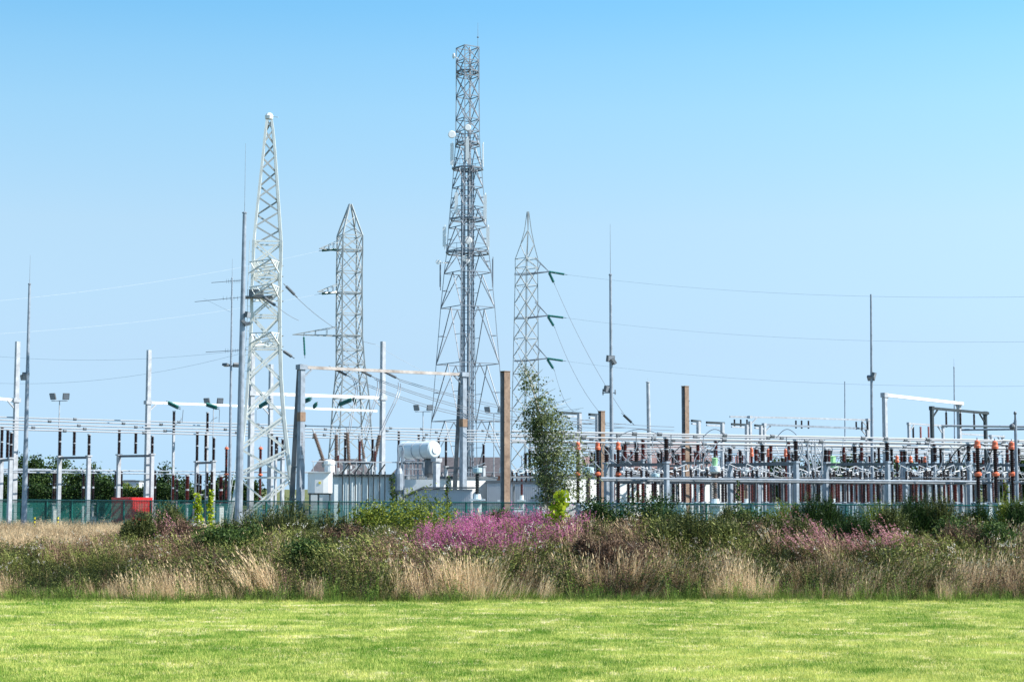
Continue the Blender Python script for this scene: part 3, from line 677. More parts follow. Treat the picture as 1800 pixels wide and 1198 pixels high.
# ------------------------------------------------------------------ lattice towers
def angle_bar(mb, p, q, r): mb.bar(p, q, r, 4, cap=False)
def lattice(t, Y, uc, levels, rot, leg_r, br_r, m_leg, m_br, style='X', horiz=(), ratio=1.0, legname='leg', third=False):
    """levels: (v, halfwidth_px) from the bottom up; returns list of corner rings"""
    b0 = t.location; rings = []
    corners = [(-1,-1),(1,-1),(1,1),(-1,1)]
    k = abs(math.cos(rot))+abs(math.sin(rot))
    for lv in levels:
        v, hw = lv[0], lv[1]; u = lv[2] if len(lv) > 2 else uc
        c = P(u, v, Y)-b0; c.y = 0; h = hw/F*Y/k; ring = []
        for sx, sy in corners:
            x, y = sx*h, sy*h*ratio; ring.append(Vector((c.x+x*math.cos(rot)-y*math.sin(rot), x*math.sin(rot)+y*math.cos(rot), max(0, c.z))))
        rings.append(ring)
    for i in range(4):
        mb = MB()
        for a, b in zip(rings[:-1], rings[1:]): mb.bar(a[i], b[i], leg_r, 4, cap=False)
        mb.build(legname, m_leg, t)
    br = MB()
    for j, (a, b) in enumerate(zip(rings[:-1], rings[1:])):
        for i in range(4):
            n = (i+1) % 4
            if style == 'X':
                if third and i == 0 and j < 5:
                    off = Vector((0,0,.30)); angle_bar(br, a[i]+off, b[n], br_r*1.15); angle_bar(br, a[i], b[n]-off, br_r*1.15); angle_bar(br, a[n], b[i], br_r*.8)
                    for q in (.15,.4,.65,.9): angle_bar(br, (a[i]+off).lerp(b[n],q), a[i].lerp(b[n]-off,q), br_r*.5)
                else: angle_bar(br, a[i], b[n], br_r); angle_bar(br, a[n], b[i], br_r)
            elif style == 'Z': angle_bar(br, *( (a[i], b[n]) if (j+i) % 2 else (a[n], b[i]) ), br_r)
            elif style == 'K':
                mid = (b[i]+b[n])/2; angle_bar(br, a[i], mid, br_r); angle_bar(br, a[n], mid, br_r); angle_bar(br, b[i], b[n], br_r)
                for q in (.5,): angle_bar(br, a[i].lerp(mid, q), a[i].lerp(b[i], q), br_r*.7); angle_bar(br, a[n].lerp(mid, q), a[n].lerp(b[n], q), br_r*.7)
            if j in horiz: angle_bar(br, b[i], b[n], br_r*1.1)
    br.build('bracing', m_br, t)
    return rings
# P1 near white pylon
Y1 = 133; t1 = thing('lattice_pylon', 'nearest and largest white lattice pylon, left of centre', 'pylon', (P(463,880,Y1).x, Y1, 0), 0, 'power pylons')
L1 = [(928,68,463),(839,52,464),(790,45,465),(732,38,465),(668,33,465),(612,30,466),(556,28,467),(512,28,467),(487,27.5,468),(465,27.5,469),(427,27.5,470)]
r1 = lattice(t1, Y1, 463, L1, R(9), .15, .082, M['pyl'], M['pyl'], 'X', horiz=(0,4,5,6,7,8,9), third=True)
L1b = [(427,27.5,470),(401,25,470.5),(375,22.5,471),(350,20,471.5),(325,17.5,472),(300,15,472.5),(276,12.5,473),(252,10,473.2),(230,7.5,473.4),(212,4.8,473.5)]
lattice(t1, Y1, 463, L1b, R(9), .13, .085, M['pyl'], M['pylb'], 'Z')  # upper bracing takes the duller steel to paint in the shading of its members
c = P(473,204,Y1)-t1.location; MB().lathe([(.05,0),(.3,.05),(.34,.3),(.22,.5),(.05,.55)], (c.x,0,c.z-.3), 10).bar((c.x,0,c.z),(c.x+.75,-.2,c.z-.15),.03,4).build('top_beacon', M['white'], t1)
for v, ln in ((476, 3.6), (520, 4.4), (600, 3.6)):           # cross arms reach towards and away from the viewer
    c = P(468,v,Y1)-t1.location; hw = 1.15
    for s in (-1, 1):
        a = MB()
        dirx = Vector((.22*s, -1*s, 0)); tip = Vector((c.x,0,c.z+.3))+dirx*(ln+1); zt = c.z+.55; 
        for e in (-1, 1):
            root = Vector((c.x+e*hw, -s*hw, c.z-.3)); rt = Vector((c.x+e*hw, -s*hw, zt)); angle_bar(a, root, tip, .06); angle_bar(a, rt, tip, .05)
            for k in range(1, 4): q = k/4; angle_bar(a, root.lerp(tip, q), rt.lerp(tip, max(0,q-.2)), .035)
        for k in range(4): q0 = k/4; q1 = (k+1)/4; a1 = Vector((c.x-hw,-s*hw,c.z-.3)).lerp(tip,q0); b1 = Vector((c.x+hw,-s*hw,c.z-.3)).lerp(tip,q1); angle_bar(a, a1, b1, .035)
        a.build('cross_arm', M['pyl'], t1)
c = P(462,526,Y1)-t1.location; MB().box((c.x-.2,-1.4,c.z),(2.4,1.2,.12)).box((c.x-.3,-1.4,c.z+.35),(1.1,.5,.5)).build('platform', M['galvd'], t1)
ld = MB()                                                   # climbing ladder up the left rear leg
for (a_, b_) in zip(r1[:-1], r1[1:]):
    p, q = a_[0], b_[0]; off = Vector((-.32,-.1,0)); ld.bar(p+off, q+off, .025, 4); n = int((q-p).length/.6)
    for i in range(n): s0 = p.lerp(q, i/max(1,n)); ld.bar(s0, s0+off, .018, 4)
ld.build('ladder', M['pyl'], t1)
# P2
Y2 = 190; t2 = thing('lattice_pylon', 'lattice pylon with pointed top between white pylon and telecom tower', 'pylon', (P(617,880,Y2).x, Y2, 0), 0, 'power pylons')
lattice(t2, Y2, 617, [(905,52),(850,45),(795,40),(745,36),(700,33),(668,29),(640,26,616),(615,25,615),(590,24,614),(552,24,614),(515,23.5,614),(478,23.5,614),(440,23.5,615),(415,23.5,615)], R(22), .115, .06, M['pylb'], M['pylb'], 'X', horiz=(3,5,6,7,8,9,10,11,12))
lattice(t2, Y2, 617, [(415,23.5,615),(398,17,615),(380,10,615.5),(359,2,616)], R(22), .11, .055, M['pylb'], M['pylb'], 'Z')
for v, lx in ((440, 1.9), (515, 2.1), (590, 5.2)):
    c = P(591,v,Y2)-t2.location; a = MB()
    for e in (-.7,.7):
        tip = Vector((c.x-lx*.9,-1.5,c.z)); angle_bar(a, Vector((c.x+.2,e,c.z)), tip, .07); angle_bar(a, Vector((c.x+.2,e,c.z+1.0)), tip, .05); angle_bar(a, Vector((c.x+2.9,e,c.z)), Vector((c.x+.2,e,c.z)), .07); 
        for k in range(1,4): q=k/4; angle_bar(a, Vector((c.x+.2,e,c.z)).lerp(tip,q), Vector((c.x+.2,e,c.z+1.0)).lerp(tip,q), .04)
    a.build('cross_arm', M['pylb'], t2)
# P4 seen corner-on
Y4 = 196; t4 = thing('lattice_pylon', 'slim lattice pylon behind the birch, arms pointing right', 'pylon', (P(924,880,Y4).x, Y4, 0), 0, 'power pylons')
lv4 = [(905,27,922)]+[(905-31*i, 26-.45*i, 922+.25*i) for i in range(1,15)]
lattice(t4, Y4, 924, lv4, R(42), .06, .04, M['pylb'], M['pylb'], 'X', horiz=(7,9,12,13))
lattice(t4, Y4, 924, [(471,20,925.5),(455,20,925.5),(430,12,927),(405,6,928),(372,1.5,928)], R(42), .06, .04, M['pylb'], M['pylb'], 'Z', horiz=(0,))
TIP4 = []
for v, ut in ((480,965),(557,963),(632,962)):
    c = P(945,v+2,Y4)-t4.location; e = P(ut,v-2,Y4)-t4.location; a = MB(); tip = Vector((e.x,-.3,e.z)); TIP4.append(tip+t4.location)
    for s in (-.7,.7):
        angle_bar(a, Vector((c.x-1.5,s,c.z)), tip, .075); angle_bar(a, Vector((c.x-.3,s,c.z+1.9)), tip, .04)
        angle_bar(a, Vector((c.x-2.7,s,c.z)), Vector((c.x-1.5,s,c.z)), .06)
        angle_bar(a, Vector((c.x-.1,s,c.z+.1)), Vector((c.x-.1,s,c.z+1.6)).lerp(tip,.3), .03)
    a.build('cross_arm', M['tel'], t4)
# telecom tower
Y3 = 215; t3 = thing('telecom_tower', 'tallest lattice telecom tower with cable ladders and antennas', 'tower', (P(822,880,Y3).x, Y3, 0))
lv3 = [(905,78),(830,72),(740,64),(640,56),(541,48),(480,42),(440,37),(400,34),(365,31),(330,27.5),(296,25),(258,22),(232,21)]
r3 = lattice(t3, Y3, 822, lv3, R(33), .065, .062, M['galvl'], M['tel'], 'K')
lattice(t3, Y3, 822, [(232,21),(210,21),(170,20.5),(135,20.5),(108,20.5),(84,20.5)], R(33), .09, .06, M['galvl'], M['tel'], 'X', horiz=(0,1,2,3,4))
cb = MB()
for dx, dy in ((-.75,0),(-.55,.25),(-.35,-.2),(.05,0),(.3,.15),(.55,-.1),(.75,.1)):
    z1 = ZV(230 if abs(dx) < .4 else 290, Y3); cb.bar((dx-.1,dy,1), (dx-.1+.02,dy,z1), .085, 5)
z = 2
while z < ZV(300,Y3): cb.box((-.05,0,z), (1.9,.12,.05)); z += .75
cb.build('cable_ladder', M['cable'], t3)
MB().bar((.15,-.35,1),(.15,-.35,ZV(84,Y3)),.09,6).build('central_riser', M['galvl'], t3)
def ringplat(v, hw):
    c = P(822,v,Y3)-t3.location; h = hw/F*Y3; a = MB(); k = 8; pr = [Vector((c.x+h*math.cos(i*2*math.pi/k+.3), h*math.sin(i*2*math.pi/k+.3), c.z)) for i in range(k)]
    for i in range(k):
        a.bar(pr[i], pr[(i+1)%k], .12, 4); a.bar(pr[i]+Vector((0,0,1)), pr[(i+1)%k]+Vector((0,0,1)), .035, 4); a.bar(pr[i], pr[i]+Vector((0,0,1)), .035, 4); a.bar(pr[i], Vector((c.x,0,c.z)), .05, 4)
    a.build('platform', M['tel'], t3)
for v, hw in ((127,20),(252,20),(297,28),(386,31),(445,39)): ringplat(v, hw)
def panel(u, v0, v1, y, w=.42, m='white'):
    a = P(u, v0, Y3)-t3.location; b = P(u, v1, Y3)-t3.location; MB().box((a.x, y, (a.z+b.z)/2), (w,.18,a.z-b.z)).bar((a.x+.05, y+.25, b.z-.4), (a.x+.05, y+.25, a.z+.3), .05, 5).build('panel_antenna', M[m], t3)
for q in ((795,255,292,-1),(822,249,286,-1.8),(849,256,290,-1,.16),(803,343,379,-2),(853,346,388,-1.5),(782,402,436,-1.5),(858,402,436,-1.5),(774,466,505,-.5,.14,'tel'),(866,456,505,-.5,.14,'tel')): panel(*q)
def dish(u, v, r, d=(0.1,-1,0)):
    r *= 1.35
    c = P(u, v, Y3)-t3.location; MB().lathe([(r*.3,-r*.5),(r,-r*.15),(r,r*.15),(r*.85,r*.22)], (c.x,-1.6,c.z), 14, d).bar((c.x,-1.5,c.z),(c.x*.7,-.3,c.z),.05,5).build('dish_antenna', M['white'], t3)
for q in ((795,241,.36),(823,229,.3),(798,104,.26,(-1,-.4,0)),(824,426,.36),(817,457,.27),(771,463,.22),(823,462,.2)): dish(*q)
c = P(840,84,Y3)-t3.location; MB().bar((c.x,0,c.z-1.2),(c.x,0,ZV(40,Y3)),.035,5,.015).lathe([(.02,0),(.14,.05),(.14,.15),(.02,.2)], (c.x,0,ZV(67,Y3)), 6).build('whip_antenna', M['tel'], t3)

# ------------------------------------------------------------------ gantries
def tapered_post(mb, p, w0, w1, H, rz=ROT_A):
    k, s = math.cos(rz), math.sin(rz); vs = []
    for z, w in ((0,w0),(H,w1)):
        for x, y in ((-w,-w),(w,-w),(w,w),(-w,w)): vs.append((p[0]+(x*k-y*s)/2, p[1]+(x*s+y*k)/2, p[2]+z))
    return mb.add(vs, [(3,2,1,0),(4,5,6,7),(0,1,5,4),(1,2,6,5),(2,3,7,6),(3,0,4,7)])
def gantry(lab, posts, beam, bw, name='gantry', mpost='galvl', mbeam='white', w0=.42, w1=.34, splay=0):
    """posts: (u, Y, v_top, H_base_ok); beam: list of (u,v,Y)"""
    u0, Y0 = posts[0][0], posts[0][1]; t = thing(name, lab, 'gantry', (GX(u0,Y0), Y0, 0))
    for u, Y, vt in posts:
        X = GX(u, Y); H = ZV(vt, Y); mb = MB(); tapered_post(mb, (X, Y, 0), w0, w1, H); mb.box((X,Y,.03), (w0*2,w0*2,.06), ROT_A); mb.build('post', M[mpost], t, True)
        if splay:
            q = Vector((X,Y,0))+B*splay; mb = MB(); mb.bar(q, (X+B.x*.35, Y+B.y*.35, H*.97), .27, 4, .20)
            for k in range(1,5):
                z = H*k/5.2; a = q.lerp(Vector((X+B.x*.35, Y+B.y*.35, H*.97)), z/H/.97); mb.box(((X+a.x)/2, (Y+a.y)/2, z), (.22,(Vector((X,Y,z))-Vector((a.x,a.y,z))).length,.12), ROT_A)
            mb.build('strut', M['galvd' if mpost != 'white' else 'galv'], t, True)  # dark steel here paints the shaded left side of the post
    if beam:
        mb = MB(); pts = [P(*b) for b in beam]
        for a, b in zip(pts[:-1], pts[1:]): mb.bar(a, b, bw, 4)
        mb.build('beam', M[mbeam], t, True)
        for u, Y, vt in posts:
            br = MB(); X = GX(u, Y); c = min(pts, key=lambda p: (p-Vector((X,Y,p.z))).length); dr = (pts[-1]-pts[0]).normalized(); br.box((X,Y,c.z), (w0*1.5,w0*1.25,bw*2.2), ROT_A)
            sgn = 1 if c is pts[0] else -1; br.bar(Vector((X,Y,c.z-.9)), Vector((X,Y,c.z-.1))+dr*sgn*.9, .08, 4)
            br.build('bracket', M[mpost], t, True)
    return t
gantry('white gantry with column at the left picture edge', [(24.5,150,600)], [(-40,697,147),(24.5,703,150)], .17)
gantry('white gantry with green insulators, left of the pylon', [(257.5,157,615),(474,167,640)], [(257.5,707,157),(474,715,167),(662,722,177)], .15)
gantry('white gantry behind the white pylon, right column tall', [(440,141,586),(671.5,149,600)], [(440,691,141),(671.5,699,149)], .18)
gf = gantry('front grey gantry with rust banded posts and thin brown beam', [(528,126,640),(814,135,655)], [(528,645,126),(814,658,135)], .16, mpost='galv', mbeam='dustb', w0=.46, w1=.38, splay=1.25)
for u, Y, va, vb in ((528,126,724,740),(814,135,736,750)):
    X = GX(u,Y); a, b = ZV(vb,Y), ZV(va,Y); MB().box((X,Y,(a+b)/2), (.47,.47,b-a), ROT_A).build('rust_band', M['rustb'], gf, True)
# H section rusty columns
def hcol(u, Y, vt, w, lab, m='rust', arms=()):
    X = GX(u, Y); H = ZV(vt, Y); rz = R(38); t = thing('steel_column', lab, 'column', (X,Y,0), rz, 'rusty steel columns')
    MB().box((0,-w*.42,H/2), (w,w*.09,H)).build('flange', M[m], t); MB().box((0,w*.42,H/2), (w,w*.09,H)).build('flange', M['galvl'], t); MB().box((w*.12,0,H/2), (w*.10,w*.75,H)).build('web', M['galvd'], t); MB().box((0,0,H+.02), (w*1.04,w*1.06,.05)).build('cap_plate', M['rustb'], t)  # web in darker steel: shade of the recess is put into its colour
    b = MB()
    for k in range(6): b.box((w*.52*(1 if k%2 else -1), -w*.47, H*(.55+.07*k)), (.05,.05,.05))
    b.build('bolts', M['dark'], t); return t
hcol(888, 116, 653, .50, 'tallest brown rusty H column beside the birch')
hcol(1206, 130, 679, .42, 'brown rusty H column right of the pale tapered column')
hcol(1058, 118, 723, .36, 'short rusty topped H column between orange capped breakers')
# right side portals
gantry('white portal frame left of the dark portal at right', [(1558,164,692),(1689,181,709)], [(1556,694,164),(1692,709,181)], .20, 'portal_frame', w0=.40, w1=.36)
t = gantry('dark portal frame holding three hanging insulators', [(1641,150,716),(1735,156,726)], [(1638,717,150),(1737,726,156)], .16, 'portal_frame', 'dark', 'dark', .26, .26)
for u in (1663,1688,1712):
    q = P(u,722+(u-1660)*.06,152); MB().insul((q.x,q.y,q.z-1.45), 1.35, .12).bar((q.x,q.y,q.z-.1),(q.x,q.y,q.z+.1),.04,5).build('hanging_insulator', M['brown'], t, True)
hb = P(1663,752,152); he = P(1860,752,150)
def tube_thing(name, lab, a, b, r, m='alu', group=None, cat='busbar', n=8, fit=None):
    t = MB().bar(a, b, r, n); o = t.build(name, M[m]); tag(o, lab, cat, group); return o
tube_thing('high_busbar', 'upper tube hanging below the dark portal', P(1655,748,152), P(1860,750,150), .10, group='tubes under the dark portal')
tube_thing('high_busbar', 'lower tube passing below the dark portal', P(1690,755,156), P(1860,753,152), .10, 'galv', group='tubes under the dark portal')
t = gantry('far white high tube carrier above the forest of insulators', [(1320,190,740),(1528,198,738)], [(1283,732,189),(1395,734,193),(1535,738,199)], .13, 'gantry', 'galvl', 'galvl', .3, .3)
for u in (1291,1302,1313,1399,1409,1421,1505,1515,1525):
    q = P(u,734+(u-1290)*.02,193); MB().insul((q.x,q.y,q.z-1.05), .9, .13, 6).build('hanging_insulator', M['brown'], t, True)
gantry('far lower grey beam below the high tube carrier', [(1345,186,746),(1526,194,752)], [(1345,746,186),(1526,753,194)], .15, 'gantry', 'galvl', 'galv', .3, .3)
t = gantry('far white beam with pale red insulators left of dark portal', [(1600,182,745),(1660,186,749)], [(1597,744,182),(1662,748,186)], .12, 'gantry', 'galvl', 'galvl', .25, .25)
for u in (1605,1618,1632):
    q = P(u,746,183); MB().insul((q.x,q.y,q.z-1.5), 1.3, .14, 6).build('hanging_insulator', M['pink' if u != 1605 else 'brown'], t, True)
gantry('far white beam right of the dark portal', [(1745,185,765),(1765,187,767)], [(1690,762,182),(1766,767,187)], .12, 'gantry', 'galvl', 'galvl', .25, .25)
for (u0,u1,v,Y,lab) in ((984,1021,725,140,'dark capped short gantry right of the birch top'),(1036,1053,728,134,'short dark arm beside the rusty topped column'),(1216,1231,739,150,'smallest dark topped arm right of rusty column'),(1242,1273,742,158,'dark topped gantry with lamps, second from rusty column'),(1286,1316,745,165,'dark topped gantry below the high tube carrier'),(1327,1341,747,168,'short dark topped gantry left of the white bracket')):
    t = gantry(lab, [(u1-2,Y,v+1)], None, .12, 'small_gantry', 'galvl', 'dark', .3, .28); a = P(u0,v,Y); b = P(u1,v+1.5,Y+1.5)
    MB().bar(a, b, .14, 4).build('beam', M['dark'], t, True); MB().bar(a-Vector((0,0,.26)), b-Vector((0,0,.26)), .10, 4).build('lower_flange', M['galvl'], t, True)

# ------------------------------------------------------------------ overhead lines and strain insulators
def cat_pts(a, b, sag, n=14): return [a.lerp(b, i/n)-Vector((0,0,sag*4*(i/n)*(1-i/n))) for i in range(n+1)]
def line(lab, a, b, sag=0, r=.022, m='wire', group=None, name='conductor', cat='cable'):
    return tag(MB().tube(cat_pts(Vector(a), Vector(b), sag), r, 4).build(name, M[m]), lab, cat, group)
def string(lab, a, b, L, group, mi='galv', r=.14, rw=.025, sag=0, k=12, m='wire'):
    """strain insulator string from a towards b plus the conductor to b"""
    a = Vector(a); b = Vector(b); d = (b-a).normalized()
    t = thing('strain_insulator', lab, 'insulator', a, 0, group)
    MB().insul((0,0,0), L, r, 8, d, k).build('discs', M[mi], t); MB().bar((0,0,0), d*(-.3), .03, 4).bar(d*L, d*(L+.35), .04, 4).build('fitting', M['galvd'], t)
    return a+d*(L+.3)
WG = 'conductors of the pylon lines'
# from white pylon down to front gantry
e = string('grey insulator string on the upper right of the white pylon', P(503,503,128), P(527,527,129), 1.0, 'strain strings on the white pylon', 'galvd', .13, k=9)
line('conductor from the white pylon falling to the right', P(504,505,128), P(660,605,150), .8, .02, group=WG); line('conductor rising over the gantry to the telecom tower', P(660,605,150), P(1000,745,175), 1.0, .016, 'wirel', WG)
e = string('grey insulator string on the lower right of the white pylon', P(499,617,128), P(524,634,127), .95, 'strain strings on the white pylon', 'galvd', .13, k=9)
e = string('grey insulator string crossing the middle of the white pylon', P(462,521,129), P(497,546,128), 1.4, 'strain strings on the white pylon', 'galvd', .13, k=12)
line('short conductor from the white pylon platform', P(485,537,128), P(525,563,129), .1, .02, group=WG)
# conductors on the front gantry towards the right
dest = [(1046,738,128),(1100,746,132),(1170,750,140),(1200,752,142)]
for k, (u, v, u2, v2) in enumerate(((584,646,1048,736),(628,648,1100,745),(672,651,1185,750))):
    Y = 128+k*1.8; a = P(u,v,Y); b = P(u2,v2,Y+12); names3 = ('left','middle','right')
    e = string('%s strain string below the thin brown gantry beam' % names3[k], a, P(u+33,v+17,Y+1), 1.35, 'strain strings on the front gantry', 'galvd', .12, k=12)
    for j in range(2): line('%s %s conductor from the front gantry to the right hand posts' % (names3[k], ('upper','lower')[j]), e-Vector((0,0,.12*j)), b-Vector((0,0,.3*j)), 1.4-.3*k, .028, group='twin conductors crossing from the front gantry')
# dropper pairs to transformer bushings
for k, (u, v, u2, v2) in enumerate(((619,664,613,757),(662,664,640,760),(700,672,668,762))):
    for j in range(2):
        a = P(u+4*j,v+2*j,130); b = P(u2+3*j,v2,128); pts = [a+(b-a)*(q/8)+Vector((-.55*math.sin(math.pi*q/8)*(1-q/9)*(-1 if k else -1), 0, .35*math.sin(math.pi*q/8))) for q in range(9)]
        tag(MB().tube(pts, .03, 5).build('dropper_cable', M['wire']), '%s dropper %s cable down to the transformer bushings' % (('left','middle','right')[k], ('outer','inner')[j]), 'cable', 'dropper cables to the transformer')
# left lines
for k, (u, v, u2, v2) in enumerate(((560,441,-30,531),(555,517,-30,588),(533,632,300,640))):
    a = P(592-(8 if k == 2 else 0), v-3 if k < 2 else 592, 189) if k < 2 else P(534,592,187)
    if k < 2:
        e = string('green insulator string on the %s left arm of the pointed pylon' % ('top','middle')[k], a, P(u,v,189.3), 1.7, 'green strain strings', 'green_glass', .16)
        line('thin line running left from the %s arm of the pointed pylon' % ('top','middle')[k], e, P(u2,v2,150), .6, .016, 'wirel', WG)
    else:
        string('green insulator hanging from the lowest left arm of pointed pylon', a, P(536,630,187), 2.0, 'green strain strings', 'green_glass', .13)
line('thin line low on the left, behind the lighting mast', P(-30,624,200), P(420,616,190), .8, .015, 'wirel', WG)
line('thin slack line low on the left sky', P(-30,672,200), P(420,622,190), 1.2, .015, 'wirel', WG)
# right lines from the slim pylon
for k, (tip, (u2,v2)) in enumerate(zip(TIP4, ((1840,521),(1840,600),(1840,678)))):
    nm = ('top','middle','lowest')[k]
    e = string('green insulator string pointing right on the %s arm of slim pylon' % nm, tip, P(998,483+76*k,195.6), 1.8, 'green strings on the slim pylon', 'green_glass', .16)
    line('long line running right from the %s arm of slim pylon' % nm, e, P(u2,v2,150), .9, .012, 'wirel', WG)
    dst = P(*((1104,738,170),(1052,722,170),(1008,722,170))[k]); 
    e = string('green insulator string slanting down from the %s arm of slim pylon' % nm, tip-Vector((.0,0,.1)), P(974,498+76*k,195.7), 1.25, 'green strings on the slim pylon', 'green_glass', .19, k=8)
    line('conductor slanting down right from the %s arm of slim pylon' % nm, e, dst, .9, .022, group=WG)
string('dark insulator string at the lower end of the long slanting line', P(1096,729,170), P(1110,742,170), 1.1, 'dark strain strings', 'dark', .16, k=8)
# green strings under white gantries
for u,v,u2,v2,Y,lab in ((296,709,319,720,158,'left green string under the white gantry beam'),(363,712,388,720,160,'second green string under the white gantry beam'),(456,716,478,703,150,'green string seen through the white pylon'),(536,706,551,700,147,'green string right of the rust banded post'),(552,716,560,707,147,'small green string under the gantry beam'),(597,712,624,701,147,'long green string under the right gantry beam'),(622,703,628,715,147,'short hanging green string right of the long one')):
    for j in range(2):
        string(lab+(', upper of the pair' if j else ', lower of the pair'), P(u,v-3*j,Y), P(u2,v2-3*j,Y-1), min(1.35, (P(u,v,Y)-P(u2,v2,Y)).length), 'green strings under the white gantries', 'green_glass', .13)
for k in range(3):
    line('flexible lead below the green strings, number %s from the left' % ('one','two','three')[k], P(322+64*k,720,157), P(320+65*k,742,157), .0, .03, group='leads below the green strings')

# ------------------------------------------------------------------ tubular busbars, left
GBL = 'long aluminium busbar tubes at left'
def row(uL, YL, vL, uR, YR, vR): return P(uL,vL,YL), P(uR,vR,YR)
lb = [('top rear', (-40,148,731.5),(965,196,760)),('second from the top', (-40,145,736.5),(965,192,765)),
      ('middle', (-40,142,743),(965,190,769)),('fourth from the top', (-40,140,748.5),(965,187,774)),('lowest front', (-40,138,753),(965,184,779))]
LBAR = []
for nm, (u0,Y0,v0),(u1,Y1_,v1) in lb:
    a, b = P(u0,v0,Y0), P(u1,v1,Y1_); LBAR.append((a,b)); o = tube_thing('busbar_tube', '%s busbar tube of the left yard' % nm, a, b, .06, group=GBL)
    for k in range(9): q = a.lerp(b, min(.99, (k+U(0,1))/9)); MB().bar(q-(b-a).normalized()*.14, q+(b-a).normalized()*.14, .13, 8).build('clamp', M['galvd'], o)
def bus_at(i, u):
    a, b = LBAR[i]; lo, hi = 0, 1
    for _ in range(30):
        m_ = (lo+hi)/2; q = a.lerp(b, m_)
        if 900+F*q.x/(q.y*math.cos(PITCH)+(q.z-EYE)*math.sin(PITCH)) < u: lo = m_
        else: hi = m_
    return a.lerp(b, lo)
def support(lab, tops, zb, group, ins='brown', cw=.30, two=True, colm='galvl', beamm='galvd', ir=.165, name='bus_support', cols=(0,-1)):
    """tops: world points under each phase tube; zb: beam height"""
    base = Vector(tops[0]); base.z = 0; t = thing(name, lab, 'bus support', base, 0, group)
    for k in cols:
        p = tops[k]; mb = MB(); mb.box((p.x,p.y,zb/2), (cw,cw,zb), ROT_A); mb.box((p.x,p.y,.04), (cw*2,cw*2,.08), ROT_A); mb.box((p.x,p.y,zb+.03),(cw*1.5,cw*1.5,.12), ROT_A); mb.build('column', M[colm], t, True)
    if len(tops) > 1: a, b = Vector(tops[0]), Vector(tops[-1]); a.z = b.z = zb-.1; d = (b-a).normalized(); MB().bar(a, b, .14, 4).build('crossbeam', M[beamm], t, True)
    for p in tops:
        h = p.z-zb-.2; mb = MB(); hh = h*.48; mb.insul((p.x,p.y,zb+.1), hh, ir).insul((p.x,p.y,zb+.1+hh+h*.04), hh, ir); o = mb.build('post_insulator', M[ins], t, True)
        MB().lathe([(ir*.8,0),(ir*.8,h*.04)], (p.x,p.y,zb+.1+hh), 8).build('flange', M['galvl'], t, True); MB().lathe([(ir,0),(ir,.1)], (p.x,p.y,p.z-.2), 8).build('top_fitting', M['galvl'], t, True)
    return t
GSUP = 'three phase bus supports of the left yard'
def sup_left(us, vb, lab, idx=(2,3,4), **kw):
    pts = [bus_at(i, u) for i, u in zip(idx, us)]; zb = ZV(vb, sum(p.y for p in pts)/3); support(lab, [Vector((p.x,p.y,p.z-.1)) for p in pts], zb, GSUP, **kw)
sup_left((106,131,157), 802, 'bus support with three stacks right of the left mast')
sup_left((210,239,268), 799, 'bus support with three stacks beside the tall white column')
sup_left((347,362,376), 811, 'bus support left of the slim aerial mast')
sup_left((478,487,497), 806, 'bus support seen through the white pylon')
sup_left((607,632,655), 812, 'bus support above the ribbed transformer tank', idx=(1,2,3))
sup_left((701,736,771), 812, 'bus support behind the oil conservator', idx=(0,1,2))
sup_left((784,817,850), 820, 'bus support between the front gantry post and first rusty column', idx=(2,3,4))
sup_left((4,14,20), 806, 'bus support cut by the left picture edge')
# high single insulators on far gantry (x 305, 364)
for u, v, lab in ((306,720,'tall single insulator below left green string'),(365,722,'tall single insulator below second green string')):
    p = P(u, v, 160); support(lab, [p], ZV(762,160), 'tall single insulators', cw=.2, ir=.16, cols=(0,), name='post_insulator_stand')
# lower left bus
GL2 = 'low busbar tubes at left'
llb = []
for nm,(u0,Y0,v0),(u1,Y1_,v1) in (('rear low',(-40,152,823),(560,185,831)),('middle low',(-40,146,826),(560,178,829)),('front low',(-40,142,829),(436,166,834))):
    a, b = P(u0,v0,Y0), P(u1,v1,Y1_); llb.append((a,b)); tube_thing('low_busbar', '%s busbar tube of the left yard' % nm, a, b, .06, 'galv', GL2)
def stand(u, Y, vtop, vins, lab, group, ins='brown', r=.15, base='galvl', bw=.18, cap=None, two=True, name='insulator_stand'):
    X = GX(u,Y); t = thing(name, lab, 'insulator', (X,Y,0), ROT_A, group); zt = ZV(vtop,Y); zi = ZV(vins,Y)
    MB().box((0,0,zi/2), (bw,bw,zi)).box((0,0,.03), (bw*2,bw*2,.06)).box((0,0,zi-.03), (r*3,r*3,.06)).build('pedestal', M[base], t)
    h = zt-zi-.12; mb = MB()
    if two: mb.insul((0,0,zi), h*.47, r).insul((0,0,zi+h*.53), h*.47, r)
    else: mb.insul((0,0,zi), h, r)
    mb.build('insulator', M[ins], t)
    c = MB().lathe([(r*.9,0),(r*.9,.12)], (0,0,zt-.12), 8)
    if two: c.lathe([(r*.8,0),(r*.8,h*.06)], (0,0,zi+h*.47), 8)
    c.build('cap', M[cap or 'galvl'], t); return t
GLI = 'dark insulators carrying the low left busbars'
for i,(u,m_) in enumerate(((16,'dust'),(48,'brown'),(94,'brown'),(99,'brown'),(146,'brown'),(163,'brown'),(203,'brown'),(213,'brown'),(256,'maroon'),(259,'brown'),(272,'brown'))):
    stand(u, 145+(u/18), 826, 884, 'dark insulator under the low tubes, %s' % ('at the left edge' if u < 20 else 'behind the left mast' if u < 60 else 'at the first bus support' if u < 110 else 'at the right leg of the first bus support' if u < 170 else 'at the second bus support' if u < 230 else 'at the tall white column'), GLI, m_)
GCT = 'maroon cable terminations at left'
